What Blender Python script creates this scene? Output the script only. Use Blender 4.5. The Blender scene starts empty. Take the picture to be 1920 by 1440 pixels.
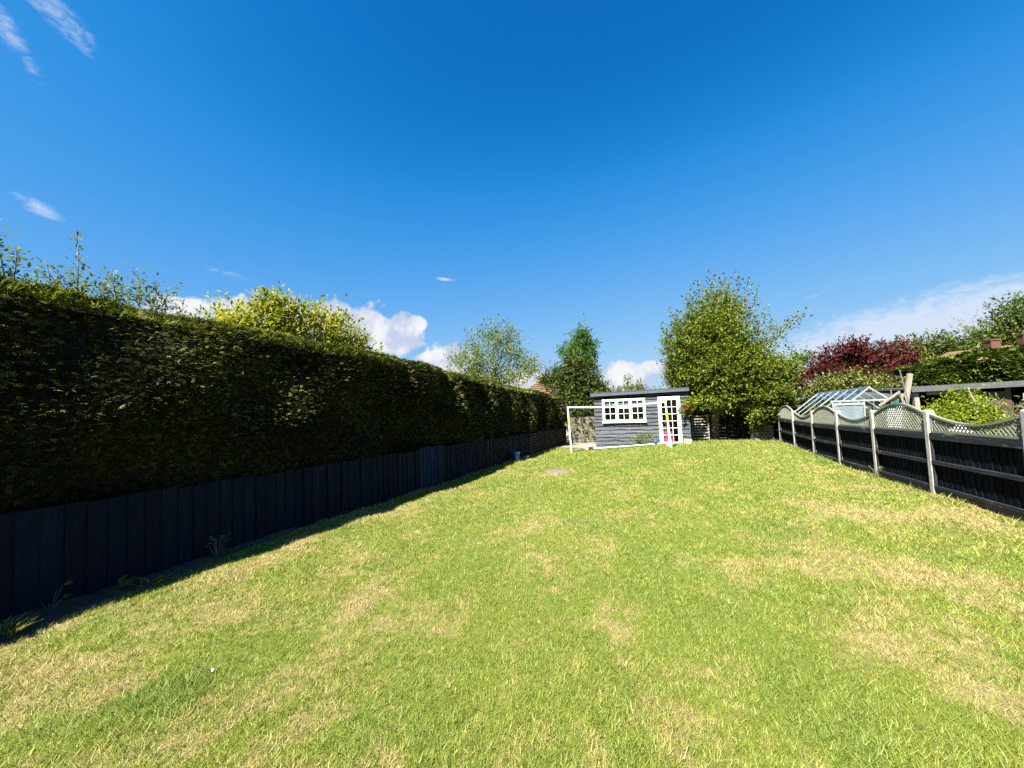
import bpy, bmesh, math, random
import numpy as np
from mathutils import Vector, Matrix
random.seed(7)
rng = np.random.default_rng(11)
sc = bpy.context.scene
col = sc.collection
R = math.radians
S = -0.0344                      # the garden falls gently away from the house

# ------------------------------------------------------------------ camera
cam_d = bpy.data.cameras.new('camera')
cam = bpy.data.objects.new('camera', cam_d)
col.objects.link(cam)
sc.camera = cam
cam_d.sensor_width = 36.0
cam_d.lens = 13.52
cam_d.clip_start = 0.05
cam_d.clip_end = 3000
CR, CU, CF = Vector((0.9276, 0.3711, -0.0436)), Vector((0.0598, -0.0325, 0.9977)), Vector((-0.3688, 0.9280, 0.0523))
cam.matrix_world = Matrix(((CR.x, CU.x, -CF.x, 0), (CR.y, CU.y, -CF.y, 0), (CR.z, CU.z, -CF.z, 1.53), (0, 0, 0, 1)))

# ------------------------------------------------------------------ view, world, sun
EXPOSURE = 2.15
sc.view_settings.view_transform = 'Standard'
sc.view_settings.look = 'None'
sc.view_settings.gamma = 1
sc.view_settings.use_curve_mapping = False
sc.view_settings.exposure = EXPOSURE
SUN_EL, SUN_AZ = 52.0, 194.5     # azimuth clockwise from +Y: behind the camera, a little to the left
sun_d = bpy.data.lights.new('sun', 'SUN')
sun = bpy.data.objects.new('sun', sun_d)
col.objects.link(sun)
sun_d.energy = 5.0
sun_d.angle = R(0.5)
sun_d.color = (1.0, 0.95, 0.87)
to_sun = Vector((math.sin(R(SUN_AZ)) * math.cos(R(SUN_EL)), math.cos(R(SUN_AZ)) * math.cos(R(SUN_EL)), math.sin(R(SUN_EL))))
sun.rotation_euler = to_sun.to_track_quat('Z', 'Y').to_euler()
sun.location = to_sun * 60

class NT:
    """small helper to wire node trees"""
    def __init__(s, nt):
        s.nt = nt
    def n(s, typ, **kw):
        nd = s.nt.nodes.new(typ)
        for k, v in kw.items():
            setattr(nd, k, v)
        return nd
    def put(s, sock, v):
        if v is None:
            return
        if isinstance(v, bpy.types.NodeSocket):
            s.nt.links.new(v, sock)
        else:
            if hasattr(sock, 'default_value'):
                try:
                    sock.default_value = v
                except Exception:
                    sock.default_value = (*v, 1.0)
    def math(s, op, a, b=None, c=None, clamp=False):
        nd = s.n('ShaderNodeMath', operation=op, use_clamp=clamp)
        for i, v in enumerate((a, b, c)):
            s.put(nd.inputs[i], v)
        return nd.outputs[0]
    def mix(s, fac, a, b, mode='MIX'):
        nd = s.n('ShaderNodeMix', data_type='RGBA', blend_type=mode)
        s.put(nd.inputs[0], fac)
        s.put(nd.inputs[6], a if isinstance(a, bpy.types.NodeSocket) else (*a, 1.0))
        s.put(nd.inputs[7], b if isinstance(b, bpy.types.NodeSocket) else (*b, 1.0))
        return nd.outputs[2]
    def noise(s, vec, scale, detail=4, rough=0.55, dist=0.0):
        nd = s.n('ShaderNodeTexNoise')
        s.put(nd.inputs['Vector'], vec)
        nd.inputs['Scale'].default_value = scale
        nd.inputs['Detail'].default_value = detail
        nd.inputs['Roughness'].default_value = rough
        nd.inputs['Distortion'].default_value = dist
        return nd.outputs['Fac']
    def ramp(s, v, lo, hi, a=0.0, b=1.0, smooth=True):
        nd = s.n('ShaderNodeMapRange', clamp=True)
        nd.interpolation_type = 'SMOOTHSTEP' if smooth else 'LINEAR'
        s.put(nd.inputs['Value'], v)
        for k, x in zip(('From Min', 'From Max', 'To Min', 'To Max'), (lo, hi, a, b)):
            nd.inputs[k].default_value = x
        return nd.outputs['Result']
    def mapping(s, vec, scale=(1, 1, 1), loc=(0, 0, 0), rot=(0, 0, 0)):
        nd = s.n('ShaderNodeMapping')
        s.put(nd.inputs['Vector'], vec)
        nd.inputs['Scale'].default_value = scale
        nd.inputs['Location'].default_value = loc
        nd.inputs['Rotation'].default_value = rot
        return nd.outputs[0]

world = bpy.data.worlds.new('World')
sc.world = world
world.use_nodes = True
world.node_tree.nodes.clear()
w = NT(world.node_tree)
SKY_STRENGTH = 0.1
sky = w.n('ShaderNodeTexSky', sky_type='NISHITA', sun_disc=False)
sky.sun_elevation = R(SUN_EL)
sky.sun_rotation = R(SUN_AZ)
sky.altitude = 100
sky.air_density = 1.0
sky.dust_density = 0.35
sky.ozone_density = 2.2
cv = w.n('ShaderNodeRGBCurve')                    # deepen the blue as the photograph shows it
def curve(i, pts):
    c = cv.mapping.curves[i]
    for k, (x, y) in enumerate(pts):
        if k == 0:
            c.points[0].location = (x, y)
        elif k == len(pts) - 1:
            c.points[len(c.points) - 1].location = (x, y)
        else:
            c.points.new(x, y)
curve(0, [(0, 0), (0.09, 0.004), (0.112, 0.0105), (0.143, 0.042), (0.24, 0.145), (0.39, 0.262), (0.65, 0.40), (1, 0.5)])
curve(1, [(0, 0), (0.155, 0.145), (0.19, 0.215), (0.236, 0.30), (0.38, 0.43), (0.59, 0.55), (0.85, 0.64), (1, 0.68)])
curve(2, [(0, 0), (0.296, 0.51), (0.35, 0.63), (0.42, 0.77), (0.61, 0.88), (0.82, 0.91), (1, 0.92)])
cv.mapping.update()
w.put(cv.inputs['Color'], w.mix(1.0, sky.outputs[0], (0.125, 0.125, 0.125), 'MULTIPLY'))
tc = w.n('ShaderNodeTexCoord')
sep = w.n('ShaderNodeSeparateXYZ')
w.put(sep.inputs[0], tc.outputs['Generated'])
az = w.math('MULTIPLY', w.math('ARCTAN2', sep.outputs[0], sep.outputs[1]), 57.29578)
el = w.math('MULTIPLY', w.math('ARCSINE', sep.outputs[2]), 57.29578)
ae = w.n('ShaderNodeCombineXYZ')
w.put(ae.inputs[0], az); w.put(ae.inputs[1], el)
def blob(a, e, rx, ry, rot=0.0, amp=1.0):
    """soft elliptical cloud body round one compass bearing and elevation"""
    v = w.mapping(ae.outputs[0], loc=(-a, -e, 0))
    v = w.mapping(v, rot=(0, 0, R(-rot)))
    v = w.mapping(v, scale=(1 / rx, 1 / ry, 1))
    ln = w.n('ShaderNodeVectorMath', operation='LENGTH')
    w.put(ln.inputs[0], v)
    return w.math('MULTIPLY', w.math('MAXIMUM', w.math('SUBTRACT', 1.0, ln.outputs['Value']), 0.0), amp)
def total(bl):
    t = bl[0]
    for b in bl[1:]:
        t = w.math('MAXIMUM', t, b)
    return t
cum = total([blob(-54.6, 11.5, 9.5, 4.6), blob(-43, 10.2, 9, 6.4, -6), blob(-46, 12.2, 5, 3.9), blob(-38.0, 10.5, 5.0, 4.4), blob(-35.6, 12.0, 2.4, 1.9, 20), blob(-32.5, 6.4, 8.0, 3.4, 12),
             blob(-5.2, 3.2, 5.6, 3.2), blob(-1.6, 4.2, 3.2, 1.3), blob(-63, 11.5, 5.0, 3.4), blob(-20, 3.0, 16, 2.6, 0, 0.8),
             blob(70, 4, 26, 5), blob(115, 6, 18, 6), blob(165, 5, 24, 6), blob(-110, 7, 16, 6), blob(-155, 5, 20, 5)])
n_cum = w.noise(tc.outputs['Generated'], 22, 7, 0.6, 0.3)
d_cum = w.math('ADD', cum, w.math('MULTIPLY', w.math('SUBTRACT', n_cum, 0.5), 1.15))
m_cum = w.math('MULTIPLY', w.ramp(d_cum, 0.20, 0.42), w.ramp(cum, 0.0, 0.1))
wis = total([blob(-72.2, 35.8, 4.2, 1.9, -24, 0.66), blob(-70.6, 34.5, 2.4, 1.1, -58, 0.6), blob(-74.9, 33.0, 2.8, 1.4, -50, 0.64), blob(-73.6, 31.2, 2.2, 0.9, -55, 0.5), blob(-73.0, 20.0, 2.4, 1.0, -22, 0.8),
             blob(-31.0, 18.4, 2.3, 0.36, -4), blob(24, 4.2, 21, 6.0, 10, 1.9), blob(17, 11, 3.0, 0.4, 12, 0.45), blob(31, 8.0, 13, 2.4, 8, 1.0), blob(-58, 17, 6, 0.8, -10, 0.35)])
n_wis = w.noise(w.mapping(ae.outputs[0], scale=(0.30, 0.62, 1), rot=(0, 0, R(24))), 1.9, 8, 0.62, 0.6)
d_wis = w.math('ADD', wis, w.math('MULTIPLY', w.math('SUBTRACT', n_wis, 0.5), 1.7))
m_wis = w.math('MULTIPLY', w.math('MULTIPLY', w.ramp(d_wis, 0.12, 1.15), w.ramp(wis, 0.0, 0.35)), 0.78)
shade = w.ramp(w.noise(w.mapping(tc.outputs['Generated'], loc=(0, 0, 0.035)), 16, 5, 0.55), 0.36, 0.62)
ccol = w.mix(shade, (0.56, 0.64, 0.82), (0.93, 0.94, 0.97))
skyc = w.mix(m_cum, cv.outputs[0], ccol)
skyc = w.mix(m_wis, skyc, (0.76, 0.83, 0.97))
skyc = w.mix(1.0, skyc, tuple([1 / (2 ** EXPOSURE * SKY_STRENGTH)] * 3), 'MULTIPLY')
bg = w.n('ShaderNodeBackground')
w.put(bg.inputs['Color'], skyc)
bg.inputs['Strength'].default_value = SKY_STRENGTH
wo = w.n('ShaderNodeOutputWorld')
w.nt.links.new(bg.outputs[0], wo.inputs[0])
sc.cycles.use_denoising = False
sc.cycles.max_bounces = 7
sc.cycles.diffuse_bounces = 3
sc.cycles.transmission_bounces = 5
sc.cycles.transparent_max_bounces = 12
sc.cycles.caustics_reflective = False
sc.cycles.caustics_refractive = False

# ------------------------------------------------------------------ materials
def new_mat(name):
    m = bpy.data.materials.new(name)
    m.use_nodes = True
    m.node_tree.nodes.clear()
    return m, NT(m.node_tree)
def finish(m, t, shader):
    o = t.n('ShaderNodeOutputMaterial')
    t.nt.links.new(shader, o.inputs[0])
    return m
def bsdf(t, color, rough=0.6, spec=0.4, bump=None, bump_d=0.01, bump_s=0.6, metal=0.0):
    b = t.n('ShaderNodeBsdfPrincipled')
    t.put(b.inputs['Base Color'], color if isinstance(color, bpy.types.NodeSocket) else (*color, 1.0))
    t.put(b.inputs['Roughness'], rough)
    b.inputs['Specular IOR Level'].default_value = spec
    b.inputs['Metallic'].default_value = metal
    if bump is not None:
        bn = t.n('ShaderNodeBump')
        bn.inputs['Distance'].default_value = bump_d
        bn.inputs['Strength'].default_value = bump_s
        t.put(bn.inputs['Height'], bump)
        t.put(b.inputs['Normal'], bn.outputs[0])
    return b.outputs[0]
def plain(name, a, b=None, rough=0.6, scale=8, spec=0.4, bump=0.0, metal=0.0):
    """colour varied by noise between a and b"""
    m, t = new_mat(name)
    c = t.n('ShaderNodeTexCoord')
    nz = t.noise(c.outputs['Object'], scale, 6, 0.6)
    colr = t.mix(t.ramp(nz, 0.3, 0.7), a, b if b else tuple(x * 0.75 for x in a))
    return finish(m, t, bsdf(t, colr, rough, spec, nz if bump else None, bump, 0.7, metal))
def wood(name, a, b, grain=(60, 60, 3), rough=0.75, worn=None, worn_amt=0.0, spec=0.25, vary=0.35, bump=0.003):
    """timber: grain stretched along one axis, each piece its own shade, worn patches"""
    m, t = new_mat(name)
    c = t.n('ShaderNodeTexCoord')
    oi = t.n('ShaderNodeObjectInfo')
    off = t.math('MULTIPLY', oi.outputs['Random'], 37.0)
    cb = t.n('ShaderNodeCombineXYZ')
    t.put(cb.inputs[0], off); t.put(cb.inputs[2], off)
    ad = t.n('ShaderNodeVectorMath', operation='ADD')
    t.put(ad.inputs[0], c.outputs['Object']); t.put(ad.inputs[1], cb.outputs[0])
    g = t.noise(t.mapping(ad.outputs[0], scale=grain), 1.0, 5, 0.65)
    colr = t.mix(t.ramp(g, 0.3, 0.7), a, b)
    if worn:
        wn = t.noise(t.mapping(ad.outputs[0], scale=tuple(max(x * 0.12, 1.5) for x in grain)), 1.0, 6, 0.7)
        colr = t.mix(t.ramp(wn, 0.62 - worn_amt, 0.74 - worn_amt * 0.6), colr, worn)
    v = t.math('MULTIPLY_ADD', oi.outputs['Random'], vary, 1 - vary / 2)
    h = t.n('ShaderNodeHueSaturation')
    t.put(h.inputs['Value'], v); t.put(h.inputs['Color'], colr)
    return finish(m, t, bsdf(t, h.outputs[0], rough, spec, g, bump, 0.8))
def leafy(name, stops, trans=0.35, rough=0.6, spec=0.12):
    """leaf surface; 'tint' is a random number per leaf"""
    m, t = new_mat(name)
    at = t.n('ShaderNodeAttribute', attribute_name='tint')
    cr = t.n('ShaderNodeValToRGB')
    cr.color_ramp.elements[0].color = (*stops[0], 1)
    cr.color_ramp.elements[1].color = (*stops[-1], 1)
    for i, s_ in enumerate(stops[1:-1]):
        e = cr.color_ramp.elements.new((i + 1) / (len(stops) - 1))
        e.color = (*s_, 1)
    t.put(cr.inputs[0], at.outputs['Fac'])
    p = bsdf(t, cr.outputs[0], rough, spec)
    tr = t.n('ShaderNodeBsdfTranslucent')
    t.put(tr.inputs[0], t.mix(1.0, cr.outputs[0], (1.25, 1.2, 0.6), 'MULTIPLY'))
    mx = t.n('ShaderNodeMixShader')
    mx.inputs[0].default_value = trans
    t.nt.links.new(p, mx.inputs[1]); t.nt.links.new(tr.outputs[0], mx.inputs[2])
    return finish(m, t, mx.outputs[0])
def glass(name, tint=(0.9, 0.95, 0.95), refl=1.0):
    m, t = new_mat(name)
    fr = t.n('ShaderNodeFresnel'); fr.inputs[0].default_value = 1.5
    tr = t.n('ShaderNodeBsdfTransparent'); tr.inputs[0].default_value = (*tint, 1)
    gl = t.n('ShaderNodeBsdfGlossy'); gl.inputs['Roughness'].default_value = 0.015
    mx = t.n('ShaderNodeMixShader')
    ge = t.n('ShaderNodeNewGeometry')
    t.put(mx.inputs[0], t.math('MULTIPLY', t.math('MULTIPLY', fr.outputs[0], refl), t.math('SUBTRACT', 1.0, ge.outputs['Backfacing']), clamp=True))
    t.nt.links.new(tr.outputs[0], mx.inputs[1]); t.nt.links.new(gl.outputs[0], mx.inputs[2])
    return finish(m, t, mx.outputs[0])

# lawn: green turf with straw-coloured dry patches, the same field colours soil sheet and blades
def lawn_field(t):
    g = t.n('ShaderNodeNewGeometry')
    p = t.mapping(g.outputs['Position'], scale=(1, 1, 0))
    sx = t.n('ShaderNodeSeparateXYZ'); t.put(sx.inputs[0], g.outputs['Position'])
    big = t.noise(t.mapping(p, scale=(1, 0.7, 1)), 0.95, 6, 0.68, 0.5)
    sm = t.noise(t.mapping(p, scale=(1, 0.8, 1), loc=(5, 3, 0)), 4.6, 5, 0.65, 0.4)
    side = t.ramp(sx.outputs[0], 0.2, 3.8, 0.0, 0.075)
    left = t.ramp(sx.outputs[0], -4.7, -2.6, 0.075, 0.0)
    far = t.ramp(sx.outputs[1], 5.0, 13.0, 0.0, -0.045)
    d = t.math('ADD', t.math('ADD', big, side), t.math('ADD', left, far))
    d = t.math('ADD', d, t.math('MULTIPLY', t.math('SUBTRACT', sm, 0.5), 0.62))
    fine = t.noise(p, 13.0, 3, 0.6, 0.2)
    d = t.math('ADD', d, t.math('MULTIPLY', t.math('SUBTRACT', fine, 0.5), 0.34))
    # worn, dry spots and greener spots of this particular lawn (x, y, size, strength)
    for (x, y, r, a) in ((-2.43, 2.89, .42, .16), (-1.98, 2.59, .30, .16), (-1.55, 2.53, .42, .12), (-0.46, 2.86, .14, .22), (0.62, 4.56, .40, .20), (1.05, 4.45, .45, .16), (1.21, 3.22, .26, .20), (1.45, 2.85, .26, .26),
                         (0.01, 2.15, .2, .1), (-3.05, 1.33, .35, .2), (-2.34, 1.25, .25, .14), (-3.47, 1.23, .5, .14), (1.15, 3.71, .28, .12), (2.23, 4.78, .7, .14), (2.46, 5.81, .6, .12), (-3.05, 10.13, .8, .2), (2.42, 7.06, .7, .16),
                         (1.78, 7.62, .6, .13), (-3.33, 3.2, .5, .14), (-4.09, 2.54, .4, .16), (3.8, 7.3, .6, .12), (0.95, 5.59, .4, .1),
                         (-0.09, 5.07, .75, -.2), (-0.14, 3.92, .5, -.2), (-0.02, 3.15, .5, -.2), (-2.76, 1.38, .26, -.3), (0.84, 2.41, .4, -.16), (-2.13, 3.6, .7, -.12), (1.26, 4.1, .22, -.16), (-1.46, 1.75, .4, -.1), (3.9, 12.4, .9, -.2)):
        sb = t.n('ShaderNodeVectorMath', operation='DISTANCE')
        t.put(sb.inputs[0], p)
        sb.inputs[1].default_value = (x, y, 0)
        d = t.math('ADD', d, t.ramp(t.math('ADD', sb.outputs['Value'], t.math('MULTIPLY', t.math('SUBTRACT', sm, 0.5), r * 1.4)), 0.1 * r, r * 1.15, a * 0.72, 0.0))
    return p, d, sm, t.ramp(d, 0.455, 0.765)
def blade_mat():
    m, t = new_mat('grass_blades')
    p, raw, sm, dry = lawn_field(t)
    at = t.n('ShaderNodeAttribute', attribute_name='tint')
    green = t.mix(at.outputs['Fac'], (0.068, 0.105, 0.006), (0.325, 0.365, 0.058))
    lush = t.mix(at.outputs['Fac'], (0.048, 0.097, 0.006), (0.24, 0.32, 0.054))
    nz = t.ramp(t.math('ADD', t.noise(p, 1.3, 4, 0.6, 0.3), t.math('MULTIPLY', t.math('SUBTRACT', raw, 0.45), 0.7)), 0.36, 0.64)
    green = t.mix(nz, lush, green)
    straw = t.mix(at.outputs['Fac'], (0.17, 0.145, 0.035), (0.52, 0.425, 0.18))
    k = t.math('ADD', dry, t.ramp(at.outputs['Fac'], 0.40, 1.0, -0.20, 0.52), clamp=True)
    c = t.mix(k, green, straw)
    pb = bsdf(t, c, 0.55, 0.3)
    tr = t.n('ShaderNodeBsdfTranslucent'); t.put(tr.inputs[0], c)
    mx = t.n('ShaderNodeMixShader'); mx.inputs[0].default_value = 0.35
    t.nt.links.new(pb, mx.inputs[1]); t.nt.links.new(tr.outputs[0], mx.inputs[2])
    return finish(m, t, mx.outputs[0])
def turf_mat():
    m, t = new_mat('turf')
    p, big, sm, dry = lawn_field(t)
    f = t.noise(p, 120, 3, 0.75)
    c1 = t.mix(f, (0.05, 0.07, 0.007), (0.17, 0.195, 0.032))
    c2 = t.mix(f, (0.15, 0.12, 0.05), (0.30, 0.24, 0.11))
    return finish(m, t, bsdf(t, t.mix(dry, c1, c2), 0.9, 0.1, f, 0.02, 0.8))

M = {}
M['blades'] = blade_mat()
M['turf'] = turf_mat()
M['ground'] = plain('rough_grass', (0.07, 0.10, 0.02), (0.10, 0.11, 0.035), 0.9, 0.6, 0.1)
M['soil'] = plain('dry_soil', (0.035, 0.027, 0.02), (0.07, 0.056, 0.042), 0.95, 26, 0.1, 0.02)
M['gravel'] = plain('stony_earth', (0.085, 0.065, 0.05), (0.20, 0.165, 0.14), 0.95, 38, 0.1, 0.03)
M['paving'] = plain('pale_slabs', (0.20, 0.155, 0.11), (0.28, 0.22, 0.16), 0.9, 9, 0.15, 0.004)
M['navy_left'] = wood('blue_black_stain', (0.0022, 0.0044, 0.0115), (0.0045, 0.0088, 0.020), (50, 50, 2.2), 0.8, vary=0.5, spec=0.12)
M['blue_panel'] = wood('bluer_stain', (0.0038, 0.012, 0.032), (0.007, 0.018, 0.044), (50, 50, 2.2), 0.8, vary=0.25, spec=0.12)  # bluer tone for one panel of the left fence
M['navy'] = wood('navy_stain', (0.0025, 0.0042, 0.0068), (0.0065, 0.0092, 0.013), (60, 60, 2.5), 0.85, (0.06, 0.063, 0.062), -0.05, vary=0.7, spec=0.05)
M['navy_rail'] = wood('weathered_navy_stain', (0.008, 0.011, 0.015), (0.024, 0.028, 0.031), (40, 2.5, 40), 0.85, (0.13, 0.125, 0.11), 0.06, vary=0.3, spec=0.15)
M['gravel_board'] = wood('weathered_board', (0.05, 0.047, 0.042), (0.12, 0.11, 0.095), (40, 2.5, 40), 0.85, (0.22, 0.20, 0.165), 0.08)
M['trellis'] = wood('green_treated_timber', (0.125, 0.135, 0.095), (0.21, 0.215, 0.16), (30, 30, 30), 0.85, vary=0.3)
M['concrete'] = plain('cast_concrete', (0.26, 0.245, 0.215), (0.37, 0.35, 0.31), 0.92, 14, 0.15, 0.004)
M['shed'] = wood('grey_stain', (0.030, 0.034, 0.041), (0.088, 0.094, 0.106), (2.2, 40, 55), 0.85, (0.13, 0.135, 0.145), 0.05, vary=0.5, bump=0.006, spec=0.15)
M['shed_fascia'] = wood('grey_stain_fascia', (0.050, 0.058, 0.073), (0.085, 0.095, 0.112), (2.0, 40, 40), 0.8, vary=0.2, spec=0.2)
M['shed_in'] = plain('dark_inside_boards', (0.05, 0.05, 0.052), (0.035, 0.035, 0.037), 0.9, 4)
M['felt'] = plain('roof_felt', (0.06, 0.064, 0.068), (0.10, 0.104, 0.108), 0.95, 40, 0.1, 0.003)
M['white'] = plain('white_paint', (0.80, 0.80, 0.79), (0.74, 0.74, 0.73), 0.45, 5, 0.4)
M['plastic'] = plain('white_plastic', (0.80, 0.80, 0.80), (0.72, 0.72, 0.72), 0.35, 6, 0.5)
M['lime'] = plain('lime_plastic', (0.50, 0.60, 0.05), (0.44, 0.54, 0.05), 0.4, 6)
M['net'] = plain('net_cord', (0.66, 0.66, 0.65), (0.55, 0.55, 0.54), 0.8, 9)
M['glass'] = glass('window_glass', (0.82, 0.88, 0.88), 1.0)
M['gh_glass'] = glass('greenhouse_glass', (0.80, 0.88, 0.86), 2.0)
M['alu'] = plain('aluminium', (0.30, 0.31, 0.32), (0.22, 0.23, 0.24), 0.5, 9, 0.4, 0.0, 0.2)
M['pale_panel'] = plain('pale_louvre', (0.19, 0.235, 0.25), (0.15, 0.19, 0.205), 0.5, 5)
M['pink'] = plain('pink_fabric', (0.46, 0.030, 0.15), (0.38, 0.025, 0.12), 0.7, 7)
M['pink_ball'] = plain('pink_plastic', (0.75, 0.22, 0.36), (0.66, 0.16, 0.30), 0.5, 5)
M['blind'] = plain('grey_blind', (0.20, 0.22, 0.22), (0.15, 0.17, 0.17), 0.8, 3)
M['red'] = plain('red_plastic', (0.45, 0.03, 0.02), (0.36, 0.02, 0.02), 0.45, 6)
M['blue_plastic'] = plain('blue_plastic', (0.015, 0.09, 0.20), (0.012, 0.07, 0.16), 0.45, 6)
M['bark'] = plain('bark', (0.16, 0.13, 0.105), (0.06, 0.05, 0.04), 0.95, 14, 0.1, 0.02)
M['bark_pale'] = plain('pale_bark', (0.34, 0.25, 0.19), (0.12, 0.09, 0.07), 0.95, 7, 0.1, 0.02)  # paler bark for the big apple tree
M['bark_grey'] = plain('grey_bark', (0.22, 0.21, 0.19), (0.12, 0.115, 0.10), 0.95, 10, 0.1, 0.01)
M['fence_old'] = wood('weathered_fence', (0.085, 0.072, 0.058), (0.155, 0.13, 0.102), (2.5, 40, 40), 0.9, vary=0.35)
M['fence_slat'] = wood('black_brown_slats', (0.010, 0.008, 0.008), (0.02, 0.016, 0.016), (40, 2.5, 40), 0.85, vary=0.5)
M['rack'] = wood('bleached_slats', (0.10, 0.09, 0.075), (0.36, 0.335, 0.29), (3, 40, 40), 0.9, vary=1.2)
M['planter'] = wood('grey_planter_timber', (0.12, 0.13, 0.135), (0.22, 0.23, 0.23), (3, 40, 40), 0.85, vary=0.35)
M['brown'] = wood('brown_stain', (0.060, 0.030, 0.022), (0.105, 0.056, 0.042), (50, 50, 2.5), 0.8, vary=0.35)
M['brown_h'] = wood('brown_stain_flat', (0.055, 0.032, 0.026), (0.10, 0.060, 0.048), (2.5, 50, 50), 0.8, vary=0.35)
M['roof_edge'] = plain('grey_roof_edge', (0.075, 0.082, 0.085), (0.05, 0.055, 0.058), 0.85, 10)
M['beam'] = wood('bleached_beam', (0.17, 0.15, 0.11), (0.26, 0.235, 0.185), (30, 30, 3), 0.85, vary=0.3)
M['green_tarp'] = plain('green_tarpaulin', (0.008, 0.10, 0.065), (0.006, 0.07, 0.05), 0.5, 6)
M['cloth'] = plain('pale_cloth', (0.50, 0.54, 0.54), (0.40, 0.43, 0.45), 0.8, 9)
M['metal'] = plain('dull_metal', (0.17, 0.175, 0.18), (0.12, 0.125, 0.13), 0.5, 12, 0.5, 0, 0.4)
M['petal'] = plain('pale_leaf_skin', (0.36, 0.40, 0.24), (0.28, 0.32, 0.18), 0.7, 20)
M['stone'] = plain('pale_stone', (0.27, 0.23, 0.17), (0.20, 0.165, 0.125), 0.9, 12, 0.15, 0.004)
M['tile'] = plain('moss_tile', (0.085, 0.055, 0.036), (0.13, 0.085, 0.04), 0.9, 5, 0.15)
M['tile_grey'] = plain('weathered_tile', (0.10, 0.075, 0.045), (0.19, 0.12, 0.035), 0.9, 2.2, 0.15)
M['brick'] = plain('chimney_brick', (0.12, 0.060, 0.042), (0.07, 0.038, 0.028), 0.9, 20, 0.15)
M['render'] = plain('render_wall', (0.45, 0.40, 0.33), (0.38, 0.34, 0.28), 0.9, 3)
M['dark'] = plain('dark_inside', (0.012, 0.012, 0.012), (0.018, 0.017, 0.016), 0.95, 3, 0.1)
L_ = lambda n, s, **k: leafy(n, s, **k)
M['hedge'] = L_('conifer_spray', [(0.010, 0.015, 0.003), (0.024, 0.033, 0.006), (0.056, 0.064, 0.014), (0.11, 0.095, 0.040)], trans=0.14, rough=0.6, spec=0.15)
M['loose'] = L_('sunlit_conifer_spray', [(0.05, 0.062, 0.012), (0.10, 0.108, 0.025), (0.19, 0.16, 0.065)], trans=0.15)  # lighter copy of the hedge spray, sun glints put into its colour
M['hedge_top'] = L_('fresh_conifer_spray', [(0.06, 0.085, 0.010), (0.12, 0.15, 0.018), (0.20, 0.22, 0.03)], trans=0.3)
M['apple'] = L_('apple_leaf', [(0.038, 0.064, 0.007), (0.085, 0.120, 0.013), (0.14, 0.175, 0.022), (0.20, 0.22, 0.045)])
M['golden'] = L_('golden_leaf', [(0.11, 0.135, 0.010), (0.21, 0.225, 0.014), (0.36, 0.345, 0.03)], trans=0.45)
M['birch'] = L_('light_leaf', [(0.06, 0.10, 0.02), (0.12, 0.165, 0.035), (0.20, 0.23, 0.075)], trans=0.4)
M['pale_leaf'] = L_('grey_green_leaf', [(0.06, 0.09, 0.035), (0.11, 0.145, 0.05), (0.20, 0.23, 0.12)], trans=0.35)
M['ash'] = L_('mid_green_leaf', [(0.03, 0.075, 0.014), (0.06, 0.125, 0.02), (0.11, 0.18, 0.035)], trans=0.4)
M['yew'] = L_('dark_conifer_leaf', [(0.020, 0.038, 0.010), (0.05, 0.075, 0.014), (0.10, 0.125, 0.025)], trans=0.15)
M['maple'] = L_('purple_leaf', [(0.026, 0.006, 0.009), (0.060, 0.012, 0.017), (0.105, 0.026, 0.026), (0.12, 0.075, 0.022)], trans=0.35)
M['laurel'] = L_('olive_leaf', [(0.05, 0.065, 0.016), (0.11, 0.125, 0.028), (0.20, 0.20, 0.06)], trans=0.2, rough=0.5)
M['hedge_leaf'] = L_('dark_hedge_leaf', [(0.015, 0.030, 0.004), (0.045, 0.072, 0.009), (0.10, 0.125, 0.018)], trans=0.25, rough=0.5)
M['lime_leaf'] = L_('yellow_green_leaf', [(0.09, 0.13, 0.012), (0.17, 0.22, 0.02), (0.28, 0.31, 0.04)], trans=0.4)
M['far_leaf'] = L_('far_tree_leaf', [(0.04, 0.065, 0.015), (0.085, 0.115, 0.028), (0.14, 0.165, 0.05)], trans=0.3)
M['twig_leaf'] = L_('brown_bud', [(0.09, 0.07, 0.06), (0.14, 0.12, 0.08)], trans=0.2)
M['tuft'] = L_('long_grass', [(0.08, 0.12, 0.02), (0.20, 0.22, 0.06), (0.34, 0.28, 0.12)], trans=0.35)
M['weed'] = L_('weed_leaf', [(0.05, 0.10, 0.02), (0.12, 0.18, 0.05)], trans=0.35)

# ------------------------------------------------------------------ object helpers
def smooth(x, a, b):
    u = min(max((x - a) / (b - a), 0.0), 1.0)
    return u * u * (3 - 2 * u)
def ground(x, y):
    """height of the lawn: falls away from the house, a low swell at the far right end"""
    yy = min(max(y, -40.0), 46.0)
    return S * yy + 0.2 * smooth(y, 10, 18) * smooth(x, -3.3, 0.6) * (1 - smooth(y, 22, 30)) + 0.012 * math.sin(x * 1.7 + y * 0.9) + 0.010 * math.sin(y * 2.3 - x)
def thing(name, label, cat, loc=(0, 0, 0), group=None):
    o = bpy.data.objects.new(name, None)
    o.empty_display_size = 0.2
    col.objects.link(o)
    o.location = loc
    o['label'] = label; o['category'] = cat
    if group:
        o['group'] = group
    return o
def tag(o, label, cat, group=None):
    o['label'] = label; o['category'] = cat
    if group:
        o['group'] = group
    return o
def origin(parent):
    v = Vector((0, 0, 0))
    while parent is not None:
        v += parent.location
        parent = parent.parent
    return v
def link(name, mesh, parent=None, loc=(0, 0, 0), rot=(0, 0, 0), label=None):
    o = bpy.data.objects.new(name, mesh)
    col.objects.link(o)
    if parent is not None:
        o.parent = parent
    o.location = loc
    o.rotation_euler = rot
    if label:
        o['label'] = label
    return o
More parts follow.
